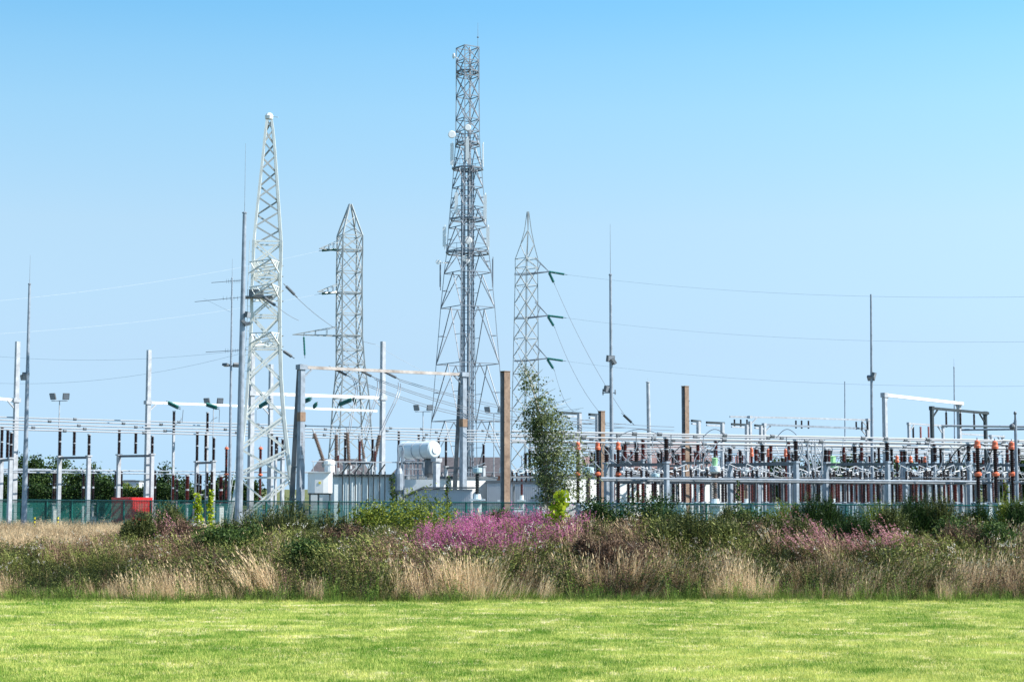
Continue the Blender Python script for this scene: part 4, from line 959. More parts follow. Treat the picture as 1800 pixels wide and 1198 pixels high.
for u, vt, vi, rr_, lab in ((304,832,880,.16,'slim dark termination, leftmost of the row'),(311,840,880,.14,'short dark termination next to the leftmost'),(329,834,884,.22,'thick maroon termination with flared head'),(347,830,868,.15,'thin maroon termination left of slim aerial mast'),(352,832,868,.15,'second thin maroon termination of the pair'),(364,828,872,.14,'termination left of the flared right one'),(372,826,870,.15,'termination with white joint right of the pair'),(388,835,884,.22,'thick maroon termination before the pylon foot'),(440,828,878,.14,'thin dark termination inside the pylon foot'),(484,776,800,.14,'short dark insulator seen through the pylon')):
    stand(u, 148, vt, vi, lab, GCT, 'maroon' if rr_ > .15 else 'brown', rr_, cap='galvl')
# breakers with red orange caps (left pair)
def breaker(u, Y, v0, v1, v2, v3, v4, r, lab, group, ins='brown', name='circuit_breaker', base='galv', cr=1.25):
    """v0 cap top, v1 cap bottom, v2 mid flange top, v3 flange bottom, v4 lower insulator foot"""
    X = GX(u,Y); z = [ZV(v,Y) for v in (v0,v1,v2,v3,v4)]; t = thing(name, lab, 'circuit breaker', (X,Y,0), ROT_A, group)
    MB().box((0,0,z[4]/2), (r*1.6,r*1.6,z[4])).box((0,0,z[4]-.05), (r*4,r*4,.1)).build('support_frame', M[base], t)
    MB().insul((0,0,z[4]), z[3]-z[4], r*.95, 10).build('lower_insulator', M[ins], t)
    MB().lathe([(r*.7,0),(r*1.35,(z[2]-z[3])*.25),(r*1.35,(z[2]-z[3])*.75),(r*.8,z[2]-z[3])], (0,0,z[3]), 12).build('middle_flange', M['orange'], t)
    MB().insul((0,0,z[2]), z[1]-z[2], r, 10).build('upper_insulator', M[ins], t)
    h = z[0]-z[1]; MB().lathe([(r*cr,0),(r*cr,h*.32),(r*1.0,h*.42),(r*1.0,h*.85),(r*.75,h*.95),(r*.3,h)], (0,0,z[1]), 12).build('top_cap', M['orange'], t)
    MB().bar((0,0,z[0]-.02),(0,0,z[0]+.14),.04,6).box((r*1.4,0,z[1]+h*.3),(r,.12,.04)).build('terminal', M['galvl'], t)
    return t
GB = 'orange capped circuit breaker poles'
breaker(397,132,785,789,831,835,884,.13,'maroon breaker pole left of the pylon leg',GB,'maroon'); breaker(457,136,785,789,832,836,884,.14,'maroon breaker pole inside the pylon foot',GB,'maroon')
for u,lab in ((1016,'left'),(1051,'middle'),(1087,'right')): breaker(u,108+(u-1016)*.03,776,790,829,836,884,.145,'%s orange capped breaker beside the birch' % lab,GB)
for u,lab in ((1720,'left'),(1751,'middle'),(1780.5,'right')): breaker(u,96+(u-1720)*.03,773+(u-1720)*.04,787+(u-1720)*.04,829,837,883,.155,'%s of three large orange capped breakers at right' % lab,GB)
for u,lab in ((1578,'left'),(1602,'middle'),(1627,'right')): breaker(u,136,800+(u-1578)*.04,812,845,849,884,.13,'%s small orange capped breaker below the dark portal' % lab,GB,'brown')
for u,lab,dv in ((1322,'left',0),(1351.5,'middle',2),(1382,'right',2)): breaker(u,142,786+dv,802+dv*.3,838,842,884,.135,'%s orange capped breaker of the group right of the pan topped transformer' % lab,GB,'maroon')

# ------------------------------------------------------------------ right yard: rows of tubes on portals
def rrow(k, YL, YR, z, v0=None):
    uL = 899 if k == 0 else 930; a = Vector((GX(uL,YL), YL, z)); b = Vector((GX(1880,YR), YR, z)); return a, b
RG = 'busbar tubes of the right yard'; BR = []
spec = [('front row', 102, 125, 6.55), ('second row', 118, 142, 6.9), ('third row', 136, 160, 6.9), ('fourth row', 156, 180, 6.9), ('rear row', 176, 200, 7.0)]
for k,(nm,YL,YR,z) in enumerate(spec):
    for j in range(3):
        a, b = rrow(k, YL+j*2.7, YR+j*2.7, z-.22*j); BR.append((a,b)); 
        o = tube_thing('busbar_tube', '%s tube of the %s in the right yard' % (('front','middle','rear')[j], nm), a, b, .065 if k < 2 else .055, group=RG)
        for q in range(10): p = a.lerp(b, min(.99, (q+U(0,1))/10)); dd = (b-a).normalized(); MB().bar(p-dd*.15, p+dd*.15, .12, 8).build('clamp', M['galvd'], o)
def br_at(i, u):
    a, b = BR[i]; lo, hi = 0.0, 1.0
    for _ in range(30):
        m_ = (lo+hi)/2; q = a.lerp(b, m_)
        if 900+F*q.x/(q.y*math.cos(PITCH)+(q.z-EYE)*math.sin(PITCH)) < u: lo = m_
        else: hi = m_
    return a.lerp(b, lo)
GSR = 'three phase bus supports of the right yard'
def sup_right(k, us, zb, lab, **kw):
    pts = [br_at(k*3+j, u) for j, u in zip((0,1,2), us)]; return support(lab, [Vector((p.x,p.y,p.z-.09)) for p in pts], zb, GSR, **kw)
sup_right(0, (1171,1118.5,1066), 4.75, 'front bus support right of the wide dark green bush', ir=.19, colm='galv', beamm='galvd', cw=.26)
sup_right(0, (1398.5,1340,1283), 4.85, 'front bus support before the draped leads', ir=.19, colm='galv', cw=.27)
sup_right(0, (1559,1502,1451), 4.9, 'front bus support at foot of the white portal', ir=.19, colm='galv', cw=.27)
sup_right(0, (1702,1643,1590), 4.95, 'front bus support left of the large breakers', ir=.19, colm='galv', cw=.28)
sup_right(0, (1842,1790,1738), 4.95, 'front bus support behind the large breakers', colm='galv', cw=.26)
wh = ('near the short rusty topped column','near the second rusty column','behind the pan topped transformer','behind the orange breaker group','behind the draped leads','behind the domed tank','behind the white portal','behind the small orange breakers','behind the dark portal','behind the large breakers')
for k, us0, st in ((1, 1130, 128), (2, 1095, 118), (3, 1110, 112), (4, 1080, 108)):
    for q in range(6 if k < 3 else 7):
        u = us0+st*q
        sup_right(k, (u, u-16-st*.12, u-32-st*.2), 5.15 if k < 3 else 5.0, '%s bus support %s' % (spec[k][0], wh[min(9, int((u-1040)/76))]), ins=('brown','maroon','brown','maroon','brown')[k], colm='galv', cw=.17, ir=.18)
# curved jumpers along the front row tube
for k,(u0,u1,vv,lab) in enumerate(((1083,1160,756,'above the first front bus support'),(1235,1275,759,'right of second rusty column'),(1365,1400,757,'left of draped leads'))):
    a = P(u0,769,101.5); b = P(u1,764,101.5); pts = [a.lerp(b,i/10)+Vector((0,0,.42*math.sin(math.pi*i/10))) for i in range(11)]
    tag(MB().tube(pts,.022,5).build('jumper_cable', M['wire']), 'thin arched jumper '+lab, 'cable', 'arched jumpers on the front busbar')
for k,(u0,v0,u1,v1,lab) in enumerate(((1690,790,1660,822,'left'),(1712,789,1690,808,'middle'),(1745,790,1733,812,'right'))):
    a = P(u0+20,783,97); b = P(u1,v1+5,100); pts = [a.lerp(b,i/10)+Vector((0,0,.55*math.sin(math.pi*i/10))) for i in range(11)]
    tag(MB().tube(pts,.035,6).build('jumper_cable', M['dark']), '%s black arched lead beside the large orange capped breakers' % lab, 'cable', 'black leads at the large breakers')
# low tubes
GLR = 'low busbar tubes of the right yard'
LOWB = []
for nm,(u0,v0,Y0),(u1,v1,Y1_) in (('upper front',(1056,840,103),(1725,846,112)),('lower front',(1056,844,107),(1725,850,116)),('middle',(1180,838,122),(1880,842,132)),('rear',(1200,845,136),(1880,846,148)),('rearmost',(880,838,124),(1400,842,150))):
    a, b = P(u0,v0,Y0), P(u1,v1,Y1_); tube_thing('low_busbar', '%s low horizontal tube of the right yard' % nm, a, b, .07 if 'front' in nm else .055, 'galvd' if nm != 'upper front' else 'galv', GLR)
# disconnectors: beam frame, arms and scribbly contacts
def disc():
    t = thing('disconnector', '', 'switch'); w = 1.5
    MB().box((0,0,3.55),(.2,3.6,.16)).box((-.5,0,3.6),(.14,3.6,.1)).box((-.25,-1.5,1.75),(.12,.12,3.5)).box((-.25,1.5,1.75),(.12,.12,3.5)).build('frame', M['galvd'], t)
    for y in (-1.4,0,1.4):
        MB().insul((0,y,3.63),.75,.11,7).insul((-.5,y,3.66),.7,.10,7).build('insulator', M['brown'], t)
        MB().bar((0,y,4.45),(-.9,y+.2,4.75),.035,5).bar((-.5,y,4.4),(.7,y-.1,4.25),.035,5).lathe([(.1,0),(.13,.1),(.06,.2)],(0,y,4.38),6).bar((-.9,y+.2,4.75),(-1.1,y+.2,4.3),.03,4).box((-.2,y,3.9),(.7,.06,.06)).build('contact_arm', M['galvl'], t)
    MB().bar((0,-1.6,3.9),(0,1.6,3.9),.035,5).bar((-.2,1.5,1),(-.2,1.5,3.6),.03,5).box((-.3,1.5,1.1),(.3,.3,.4)).build('drive_rod', M['galvl'], t)
    return t
DK = Kind(disc)
for i,(u,Y) in enumerate(((1215,112),(1300,114),(1110,116),(1460,120),(1520,124),(1600,120),(1660,116),(1350,128),(1240,132),(1420,140),(1560,142),(1640,140),(1745,124),(1790,132),(1140,134),(925,128))):
    DK.put((GX(u,Y),Y,0), ROT_A+(math.pi if i % 3 == 0 else 0)+.1*(i % 2), 'open disconnector switch %s' % ('below the second rusty column','right of pan topped transformer','behind first front bus support','by the green domed tank','left of the white portal foot','below the small orange breakers','left of the last front support','behind orange breaker group','behind the second rusty column','far behind the draped leads','far behind the white portal','far below the dark portal','behind the large orange breakers','at the right picture edge','far behind the first front support','behind the tallest rusty column')[i], 'disconnector switches')
for i in range(16):
    u = 1075+i*46+U(-8,8); Y = (138,147,156,165)[i % 4]; DK.put((GX(u,Y),Y,0), ROT_A+U(-.2,.2)+(math.pi if i % 2 else 0), 'disconnector switch deep in the rear rows of the right yard', 'rear disconnector switches')
for i in range(54):
    bi = int(rng.integers(0, 12)); u = U(1060, 1790); a = br_at(bi, u); lo_ = Vector((a.x+U(-1.2,1.2), a.y+U(-.8,.8), a.z-U(1.3,2.6))); bw = U(.15,.55)*(1 if i % 2 else -1)
    pts = [a.lerp(lo_,q/8)+Vector((bw*math.sin(math.pi*q/8),0,0)) for q in range(9)]
    tag(MB().tube(pts, U(.018,.035), 5).build('dropper_lead', M['galvl' if i % 3 else 'wire']), 'curved lead dropping from the right yard busbar tubes', 'cable', 'leads dropping from the right yard tubes')
# current transformers with pans
def ct(u, Y, vp0, vp1, vf, wp, lab, head=None, ins='dust', mpan='panblue'):
    X = GX(u,Y); t = thing('current_transformer', lab, 'transformer', (X,Y,0), 0, 'pan topped current transformers'); r = wp/2/F*Y; z0, z1, zf = ZV(vp0,Y), ZV(vp1,Y), ZV(vf,Y)
    MB().lathe([(r*1.3,0),(r*1.3,.1),(r*.9,.2),(r*.9,zf*.8),(r*.7,zf)], (0,0,0), 10).box((0,0,zf-.4),(r*3.2,r*3.2,.12)).build('base', M['tbody'], t)
    MB().insul((0,0,zf), z1-zf, r*.52, 10).build('insulator', M[ins], t)
    MB().lathe([(r*.55,-.08),(r,.02),(r,z0-z1),(r*.3,z0-z1+.03)], (0,0,z1), 16).build('pan', M[mpan], t)
    if head: MB().lathe([(r*.5,0),(r*.55,.45),(r*.6,.5),(r*.3,.55)], (0,0,z0), 10).build('head', M['greenp'], t); MB().insul((0,0,z0+.55), .5, .1, 6).build('top_bushing', M['brown'], t)
    else: MB().bar((-r,0,z0+.05),(r*1.6,0,z0+.35),.03,5).bar((0,0,z0),(0,0,z0+.25),.05,6).build('terminal', M['galvl'], t)
ct(1034,107,821,831,884,20,'pale blue pan topped transformer between orange capped breakers')
ct(1152,112,832,838,876,15,'small pan topped transformer left of the first tall column','','brown')
ct(1257,110,819,829,876,19,'pan topped transformer with pale green head','x','dust','tbody')
ct(839,121,822,830,868,17,'pan topped transformer right of the second gantry post','','dark')
ct(884,128,824,831,870,12,'pan topped transformer behind the tallest rusty column','','maroon')
ct(917,130,826,832,870,10,'pan topped transformer behind the birch','','maroon')
ct(1312,150,826,834,876,13,'white pan topped transformer among the red and white rods','','dust','tbody')
ct(1462,150,812,822,876,30,'wide green domed tank top between the draped leads','x','dust','greenp')
# maroon post rows under low tubes
GM = 'maroon insulators in rows under the low tubes'
us = [1068,1080,1104,1112,1122,1149,1183,1193,1204,1214,1233,1270,1276,1291,1330,1345,1350,1356,1371,1406,1413,1422,1432,1441,1453,1462,1470,1475,1483,1490,1497,1505,1512,1519,1526,1536,1548,1568,1575,1583,1610,1618,1641,1652,1668,1678,1690,1712,1733,1740,1745,1790,1794]
us += [1090+i*18.3+U(-5,5) for i in range(38)]
gl = [(1095,'right of the birch'),(1170,'below the first front bus support'),(1225,'below the second rusty column'),(1300,'around the pan topped transformer with green head'),(1400,'below the orange breaker group'),(1450,'below the draped leads'),(1500,'below the green domed tank'),(1560,'left of the white portal foot'),(1640,'below the small orange breakers'),(1705,'left of the last front bus support'),(1900,'around the large orange breakers')]
us = [min(u, 1796) for u in us]
for i,u in enumerate(us):
    Y = 112+((i*7) % 5)*5+(u-1068)*.012; wl = next(g_[1] for g_ in gl if u < g_[0])
    stand(u+U(-1,1), Y, 845+U(-1.5,1), 884-U(0,3), 'maroon post insulator '+wl, GM, ('maroon','brown','maroon','maroon','brown')[(i*3) % 5], U(.10,.16), 'galv', .16, two=False)
for i in range(9):
    u = 1285+i*4.2; stand(u, 175+i % 3*4, 792+U(-6,8), 880, 'thin red and white rod insulator of the dense cluster', 'thin red and white rods', 'pink', .075, 'white', .16, two=False, cap='white')
for i,u in enumerate((924,931,1046,1105,1163,1237,1421,1486,1546,1655)):
    stand(u, 150, 790+U(-8,8), 850, 'dark upright insulator far back %s' % ('behind the birch left side','behind the birch right side','by the short rusty column','behind the grey mast','by the pale column','by the second rusty column','behind the draped leads','by the domed tank','by the white portal','by the dark portal')[i], 'dark insulators far back', 'brown', .16, two=True)
# draped flexible leads
for k in range(11):
    u = 1406+k*4.4; a = P(u,772,118+k%3*6); b = P(u+U(-3,5),838,118+k%3*6); ph = U(-.35,.35)
    pts = [a.lerp(b,i/10)+Vector((ph*math.sin(math.pi*2*i/10),0,0)) for i in range(11)]
    tag(MB().tube(pts,.05,6).build('flexible_lead', M['galvl']), 'pale flexible lead hanging in the dense bundle right of front support', 'cable', 'draped flexible leads')
for k,(u,v0,u2,v2,Y) in enumerate(((1038,787,1057,825,107),(1060,786,1066,822,107),(1095,790,1110,815,108),(1118,776,1098,812,104),(1160,790,1145,812,106),(1050,777,1075,790,107),(1250,790,1240,825,112),(1330,800,1345,835,140),(1366,800,1378,838,138),(1655,796,1640,838,114),(1700,800,1712,835,99),(1735,795,1728,838,99),(1762,792,1750,830,98),(318,733,305,748,158),(382,733,372,750,160))):
    a, b = P(u,v0,Y), P(u2,v2,Y); pts = [a.lerp(b,i/10)+Vector((.3*math.sin(math.pi*i/10)*(1 if k % 2 else -1),0,.1*math.sin(math.pi*i/10))) for i in range(11)]
    tag(MB().tube(pts,.03,5).build('flexible_lead', M['galvl']), 'curved pale lead %s' % ('right of left birch side breaker','right of middle birch side breaker','right of right birch side breaker','slanting left of the front bus support','slanting at the first front support','arched over the middle birch side breaker','beside the green headed transformer','between left and middle orange breakers','right of middle orange breaker','left of the last front support','left of the first large breaker','at foot of the first large breaker','between the large breakers','below the left green string','below the second green string')[k], 'cable', 'curved leads')

# ------------------------------------------------------------------ transformer
YT = 126
def obox(mb, u0, u1, v0, v1, Y, depth, rz=None, zfloor=None):
    """box whose front face spans u0..u1; turned to the yard axes"""
    X0, X1 = GX(u0,Y), GX(u1,Y); z0, z1 = (ZV(v1,Y) if zfloor is None else zfloor), ZV(v0,Y); w_ = (X1-X0); mb.box(((X0+X1)/2, Y+depth/2, (z0+z1)/2), (w_, depth, z1-z0)); return mb
tr = thing('power_transformer', 'large pale blue grey transformer with ribbed tank and brown bushings', 'transformer', (GX(640,YT), YT, 0), 0)
b = MB(); obox(b,583,700,836,928,YT,3.0,zfloor=.1); 
b.build('tank', M['tbody'], tr, True)
b = MB()
for u in (596,606,617,630,642,653,665,677,688): obox(b,u,u+3.5,840,928,YT-.07,.08,zfloor=.3)
b.build('cooling_fins', M['tbody'], tr, True)
b = MB(); 
for u in (598,610,621,633,645,654,665,675,697): X = GX(u,YT-.34); b.bar((X,YT-.34,.6),(X,YT-.34,ZV(828 if u != 610 else 815,YT)),.05,6)
obox(b,583,700,833,836,YT-.3,.3); b.build('pipes', M['dark'], tr, True)
for k,u in enumerate((596,618,640,662)):
    a = MB(); pts = [P(u+12*math.sin(q*.35),832-17*math.sin(q*math.pi/9)*(1 if q < 9 else 1),YT-.5) for q in range(10)]; a.tube(pts,.05,6); a.build('pipe_bend', M['dark'], tr, True)
def bushing(u0,v0,u1,v1,Y,r,m,par):
    a, b_ = P(u0,v0,Y), P(u1,v1,Y); L = (b_-a).length; d = (b_-a).normalized()
    inv = par.location; q = MB().insul(a-inv, L, r, 10, d); o = q.build('bushing', M[m], par); MB().lathe([(r*1.3,-.25),(r*1.3,0)], a-inv, 10, d).build('flange', M['galvl'], o); MB().bar(b_-inv, b_-inv+d*.35, .06, 6).build('terminal', M['galvl'], o)
for q in ((575,814,557,762,YT+.8,.17,'dust'),(540,800,540,760,YT+1.5,.15,'dust'),(600,812,600,764,YT+1.2,.17,'dust'),(617,818,614,760,YT+.5,.17,'dust'),(593,822,593,800,YT,.1,'maroon'),(637,815,637,775,YT+.6,.12,'maroon'),(660,820,660,792,YT,.1,'maroon'),(664,812,675,764,YT+.8,.19,'dust'),(649,805,643,772,YT+1,.12,'dust')): bushing(*q, tr)
b = MB(); 
for u0,u1 in ((560,700),): 
    for v in (811,): b.bar(P(545,v,YT-.1),P(706,v+1,YT-.1),.035,5)
    for u in (548,590,625,660,700): b.bar(P(u,811,YT-.1),P(u,834,YT-.1),.03,5)
b.build('handrail', M['galvl'], tr, True)
b = MB(); r = 9/F*YT; b.lathe([(r,0),(r,.5),(r*1.15,.55),(r*1.1,.8),(r*.4,.9)], P(575,829,YT-.3)-Vector((0,0,0)), 12); b.build('turret', M['white'], tr, True)
tr.rotation_euler.z = 0
for u in (543, 693): b = MB(); X = GX(u,YT); b.lathe([(.12,0),(.3,.35),(.3,1.2),(.15,1.5)], (X,YT-.3,ZV(868,YT)), 10); 
b.build('breather', M['galvd'], tr, True)
tr.rotation_euler.z = R(20)
# control cabinet on legs
kc = thing('control_cabinet', 'white rounded cabinet on legs left of the ribbed transformer tank', 'cabinet', (GX(562,123),123,0))
X0, X1 = GX(542,123), GX(583,123); z0, z1 = ZV(866,123), ZV(830,123); b = MB(); w_ = X1-X0
pf = [(-w_/2,.0),(-w_/2,-.25),(-w_/2+.15,-.42),(-.3,-.5),(.3,-.5),(w_/2-.15,-.42),(w_/2,-.25),(w_/2,0),(w_/2,.6),(-w_/2,.6)]
n = len(pf); vs = [(x,y,z0) for x,y in pf]+[(x,y,z1) for x,y in pf]; b.add(vs, [tuple(range(n))[::-1], tuple(range(n,2*n))]+[(i,(i+1)%n,n+(i+1)%n,n+i) for i in range(n)]); b.box((0,.05,z1+.03),(w_*1.03,1.25,.05)); b.build('housing', M['white'], kc)
b = MB()
for x in (-w_/2+.12,-.1,w_/2-.12): b.box((x,.1,z0/2),(.12,.12,z0))
b.box((0,.3,z0-.06),(w_,.5,.1)); b.build('legs', M['galvd'], kc)
MB().box((.05,-.515,(z0+z1)/2),(.16,.02,.16)).build('label_plate', M['yellow'], kc)
# second transformer with oil conservator
YC = 127; tc_ = thing('power_transformer', 'transformer with big white horizontal oil conservator drum', 'transformer', (GX(745,YC),YC,0))
a = P(763,790,YC); b_ = a+B*3.7; r = .66; d = (b_-a).normalized(); Lc = (b_-a).length
MB().lathe([(r*.35,-.16),(r*.8,-.10),(r*.97,0),(r,.08),(r,Lc-.1),(r*.9,Lc),(r*.4,Lc+.1)], a-tc_.location, 28, d).build('conservator', M['tbody'], tc_)
MB().lathe([(r*.42,-.02),(r*.42,.03)], a-tc_.location-d*.19, 20, d).build('manhole_cover', M['white'], tc_)
b = MB()
for q in (.9,1.9,3.0):
    c0 = a+d*q; b.bar(c0-Vector((0,0,r)), Vector((c0.x,c0.y,ZV(848,YC))), .09, 4)
    pts = [c0+Vector((math.cos(w_)*d.y, -math.cos(w_)*d.x, math.sin(w_)))*(r+.03) for w_ in [i*math.pi/8 for i in range(17)]]; b.tube(pts,.025,4)
b.build('cradle', M['galvl'], tc_, True)
b = MB(); X = GX(767,YC-.6); b.box((X,YC-.6,ZV(812,YC)/2),(.36,.36,ZV(812,YC)),ROT_A).box((X,YC-.6,ZV(808,YC)),(.6,.6,.25),ROT_A); b.build('support_post', M['galvl'], tc_, True)
b = MB(); c0 = P(757,820,YC+.9); b.lathe([(.35,-.8),(.6,-.5),(.6,.5),(.35,.6)], c0, 14); b.build('cooler_drum', M['galvd'], tc_, True)
b = MB(); obox(b,704,762,842,928,YC+.3,3.2,zfloor=.1); b.build('tank', M['white'], tc_, True)
b = MB()
for u0,u1 in ((705,745),(715,742)):
    for v in (812,824,835): b.bar(P(u0,v,YC-.3+(u0-705)*.05),P(u1,v,YC-.3+(u0-705)*.05),.035,5)
    for u in (u0,(u0+u1)/2,u1): b.bar(P(u,811,YC-.3+(u0-705)*.05),P(u,838,YC-.3+(u0-705)*.05),.035,5)
b.build('handrail', M['galvl'], tc_, True)
b = MB()
for u,v0,v1 in ((700,782,870),(706,792,872),(709,815,880)): b.bar(P(u,v0,YC-.4),P(u,v1,YC-.4),.07,7)
b.tube([P(u,v,YC-.4) for u,v in ((700,788),(702,783),(707,783),(709,790),(709,812),(714,809),(730,809))],.05,6); b.lathe([(.1,0),(.32,.3),(.32,1.5),(.2,1.9)], (GX(701,YC-.6),YC-.6,ZV(868,YC)), 10); b.build('pipework', M['galv'], tc_, True)

# ------------------------------------------------------------------ buildings
def building(lab, u0, u1, Y, vtop, depth, mwall, name='building', roof=None, vr=None, ribs=0, win=(), rz=0, cat='building', flat=True):
    X0, X1 = GX(u0,Y), GX(u1,Y); h = ZV(vtop,Y); t = thing(name, lab, cat, ((X0+X1)/2, Y, 0), rz); w_ = X1-X0
    b = MB().box((0,depth/2,h/2),(w_,depth,h))
    for k in range(ribs): b.box((-w_/2+(k+.5)*w_/ribs,-.03,h/2),(w_/ribs*.45,.06,h*.98))
    b.build('wall', M[mwall], t)
    if roof:
        hr = ZV(vr,Y+depth/2); o = .4; vs = [(-w_/2-o,-o,h),(w_/2+o,-o,h),(w_/2+o,depth+o,h),(-w_/2-o,depth+o,h),(-w_/2*.8,depth/2,hr),(w_/2*.8,depth/2,hr)]
        MB().add(vs,[(0,1,5,4),(1,2,5),(2,3,4,5),(3,0,4),(3,2,1,0)]).build('roof', M[roof], t)
    else: MB().box((0,depth/2,h+.1),(w_+.2,depth+.2,.2)).build('roof_edge', M['galvd'], t)
    for k,(x,z,a_,c_) in enumerate(win):
        fr = MB().box((x*w_,-.04,z*h),(a_,.08,c_)).build('window', M['white'], t); MB().box((x*w_,-.09,z*h),(a_*.8,.02,c_*.8)).build('pane', M['glass'], fr)
    return t
# low corrugated gable shed
sh = thing('corrugated_shed', 'low grey corrugated shed with pale roof below the conservator', 'shed', (GX(772,124),124,0))
X0, X1 = GX(712,124)-sh.location.x, GX(829,124)-sh.location.x; hz = ZV(857,124); he_ = ZV(872,124); xr = GX(742,124)-sh.location.x
MB().add([(X0,0,0),(X1,0,0),(X1,0,hz-.1),(xr,0,hz-.1),(X0,0,he_-.1),(X0,3,0),(X1,3,0),(X1,3,hz-.1),(xr,3,hz-.1),(X0,3,he_-.1)],[(0,1,2,3,4),(9,8,7,6,5),(0,5,6,1),(1,6,7,2),(4,9,5,0)]).build('wall', M['ribbed'], sh)
b = MB()
for k in range(34): x = X0+.1+(X1-X0-.2)*k/33; top = hz-.15 if x > xr else he_+(hz-he_)*(x-X0)/(xr-X0)-.15; b.box((x,-.02,top/2),(.06,.04,top))
b.build('cladding_ribs', M['ribbed'], sh)
MB().add([(X0-.2,-.2,he_-.1),(xr,-.2,hz-.06),(X1+.2,-.2,hz-.06),(X1+.2,3.2,hz-.06),(xr,3.2,hz-.06),(X0-.2,3.2,he_-.1),(X0-.2,-.2,he_+.02),(xr,-.2,hz+.07),(X1+.2,-.2,hz+.07),(X1+.2,3.2,hz+.07),(xr,3.2,hz+.07),(X0-.2,3.2,he_+.02)],[(0,1,7,6),(1,2,8,7),(2,3,9,8),(6,7,10,11),(7,8,9,10),(3,4,10,9),(4,5,11,10),(5,0,6,11)]).build('roof', M['galvd'], sh)
RZB = R(14)
building('white control building behind the front gantry post', 700, 890, 136, 841, 8, 'wall', ribs=0, rz=R(36))
building('white walled building behind the birch and breakers', 985, 1182, 134, 838, 9, 'wall', rz=R(24))
building('grey ribbed wall annex left of the birch', 856, 975, 134, 848, 5, 'ribbed', ribs=34)
building('white wall section behind the second rusty column', 1178, 1300, 150, 842, 8, 'wall', rz=R(24))
building('white low building behind the green domed tank', 1440, 1590, 190, 852, 8, 'wall')
building('white low building behind the last front bus support', 1600, 1720, 190, 854, 8, 'wall')
building('house with dark tiled roof behind the front gantry', 690, 900, 240, 836, 12, 'brick', 'house', 'roof', 803, win=((-.3,.6,1.2,1.2),(.1,.6,1.2,1.2),(.35,.6,1.2,1.2)), cat='house')
building('house with dark roof left of the ribbed transformer tank', 545, 640, 250, 836, 10, 'wall', 'house', 'roof', 806, win=((-.2,.6,1.2,1.2),(.25,.6,1.2,1.2)), cat='house')
building('house with dull red roof behind the first front bus support', 1095, 1260, 260, 822, 13, 'brick', 'house', 'roofr', 776, win=((-.3,.6,1.2,1.4),(.1,.6,1.2,1.4)), cat='house')
building('house roof behind the left birch side breaker', 1020, 1075, 270, 818, 9, 'brick', 'house', 'roofr', 800, win=((.2,.6,1.2,1.4),), cat='house')
building('distant grey shed with brick end right of the red container', 217, 244, 260, 846, 10, 'ribbed', 'shed', cat='shed', win=((-.2,.7,1.2,1.0),))
building('distant brick gable house end behind trees at left', 205, 230, 280, 850, 8, 'brick', 'house', 'roof', 843, cat='house')
# hipped back hedge: dark mass along yard left rear
# red container
ct0 = Vector((GX(228,131.5)+.0, 131.5+9.0, 0)); 
cx_, cy_ = GX(227,142.5), 142.5
rc = thing('red_container', 'bright red steel container behind the fence at left', 'container', (cx_,cy_,0), ROT_A)
hC = ZV(878.5,142.5)+.15; LA, LB = 2.2, 2.9
MB().box((LA/2,LB/2,hC/2),(LA,LB,hC)).build('body', M['red'], rc)
b = MB()
for k in range(14): b.box((.11+k*LA/14.2,-.03,hC/2),(.09,.05,hC-.2)); b.box((-.03,.11+k*LB/14.2,hC/2),(.05,.09,hC-.2))
b.build('corrugation', M['red'], rc)
MB().box((LA/2,LB/2,hC+.03),(LA+.06,LB+.06,.05)).build('lid', M['red'], rc)

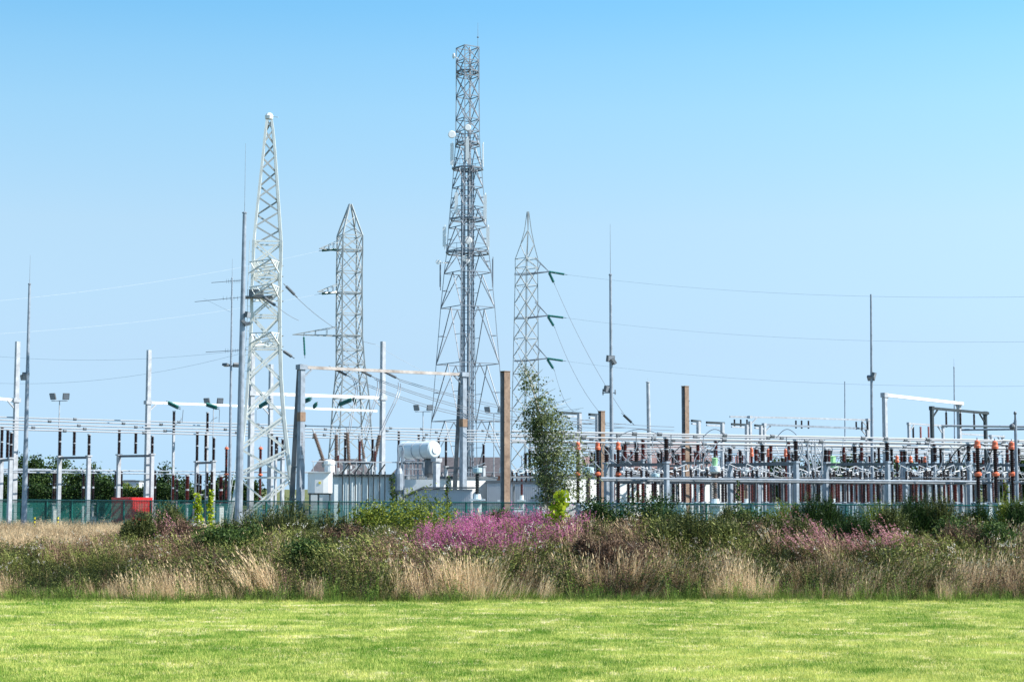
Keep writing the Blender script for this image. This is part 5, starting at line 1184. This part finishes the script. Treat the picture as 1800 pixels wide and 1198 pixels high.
# ------------------------------------------------------------------ small yard furniture
def cabinet(u, Y, vt, wp, lab, m='white', h0=None, group='small cabinets in the yard'):
    X = GX(u,Y); h = ZV(vt,Y); w_ = wp/F*Y; t = thing('kiosk_cabinet', lab, 'cabinet', (X,Y,0), ROT_A, group)
    MB().box((0,0,h/2+.05),(w_*.7,w_*.7,h-.1)).build('housing', M[m], t); MB().box((0,0,h+.02),(w_*.8,w_*.8,.05)).build('lid', M['galvl'], t); MB().box((-w_*.36,0,h*.55),(.03,w_*.5,h*.7)).build('door', M[m], t)
for q in ((54,146,892,9,'small white cabinet left of the left mast foot','white'),(18,146,885,14,'grey cabinet at the left edge behind the fence','galvl'),(166,143,908,12,'small white box right of the first bus support','white'),(96,147,895,8,'slim white cabinet at the first bus support','white'),(905,122,893,30,'pale blue cabinet right of the tallest rusty column','panblue'),(945,122,888,34,'wide pale blue cabinet behind the birch','panblue'),(470,135,895,26,'pale cabinet behind the fence below the white pylon','tbody'),(440,136,900,20,'pale low cabinet left inside the pylon foot','tbody'),(492,133,888,16,'pale cabinet right inside the pylon foot','galvl'),(1195,112,884,20,'pale blue cabinet below the second rusty column','panblue'),(1262,112,884,22,'pale cabinet under the pan topped transformer','tbody'),(1320,116,888,32,'pale blue cabinet below the orange breaker group','panblue'),(1360,116,888,26,'pale blue cabinet right of its twin below the orange breakers','panblue'),(1490,118,886,30,'pale cabinet below the green domed tank','panblue'),(1735,98,884,24,'white box behind the fence below the left large breaker','tbody'),(1782,98,886,26,'white box behind the fence below the right large breaker','tbody'),(388,140,890,14,'white cabinet below the maroon breaker pole','white'),(345,146,893,12,'white cabinet behind the lime leaved saplings','white')): cabinet(*q)
def frame_rack(u, Y, vt, wp, lab):
    X = GX(u,Y); h = ZV(vt,Y); w_ = wp/F*Y; t = thing('steel_rack', lab, 'rack', (X,Y,0), 0, 'low steel equipment racks')
    b = MB()
    for x in (-w_/2,0,w_/2): b.box((x,0,h/2),(.1,.1,h))
    b.build('uprights', M['galv'], t); MB().box((0,0,h),(w_+.2,.5,.12)).box((0,0,h*.72),(w_+.2,.12,.1)).build('rails', M['galv'], t)
for q in ((1225,114,886,70,'low steel rack below the second rusty column'),(1335,118,886,90,'low steel rack below orange breaker group'),(1430,122,886,70,'low steel rack below draped leads'),(1520,124,886,80,'low steel rack left of the white portal foot'),(1630,122,886,90,'low steel rack below small orange breakers'),(1130,116,886,70,'low steel rack behind the dark green bush')): frame_rack(*q)
sg = thing('fence_sign', 'white warning plate on the fence before the ribbed tank', 'sign', (GX(663,118.6),118.6-.2,0), frz)
MB().box((0,.03,ZV(889,118.5)),(.95,.02,.3)).build('plate', M['white'], sg)
b = MB()
for k in range(7): b.box((-.36+k*.12,.015,ZV(889,118.5)),(.07,.012,.09))
b.build('lettering', M['galvd'], sg)
for u,lab in ((62,'yellow and black banded marker post beside the left mast'),(103,'yellow and black banded marker post right of the left mast')):
    Y = 133; t = thing('marker_post', lab, 'post', (GX(u,Y),Y,0), 0, 'banded marker posts'); MB().bar((0,0,0),(0,0,1.0),.06,8).build('post', M['dark'], t); b = MB()
    for k in range(3): b.lathe([(.065,0),(.065,.16)],(0,0,.18+k*.3),8)
    b.build('yellow_bands', M['yellow'], t)
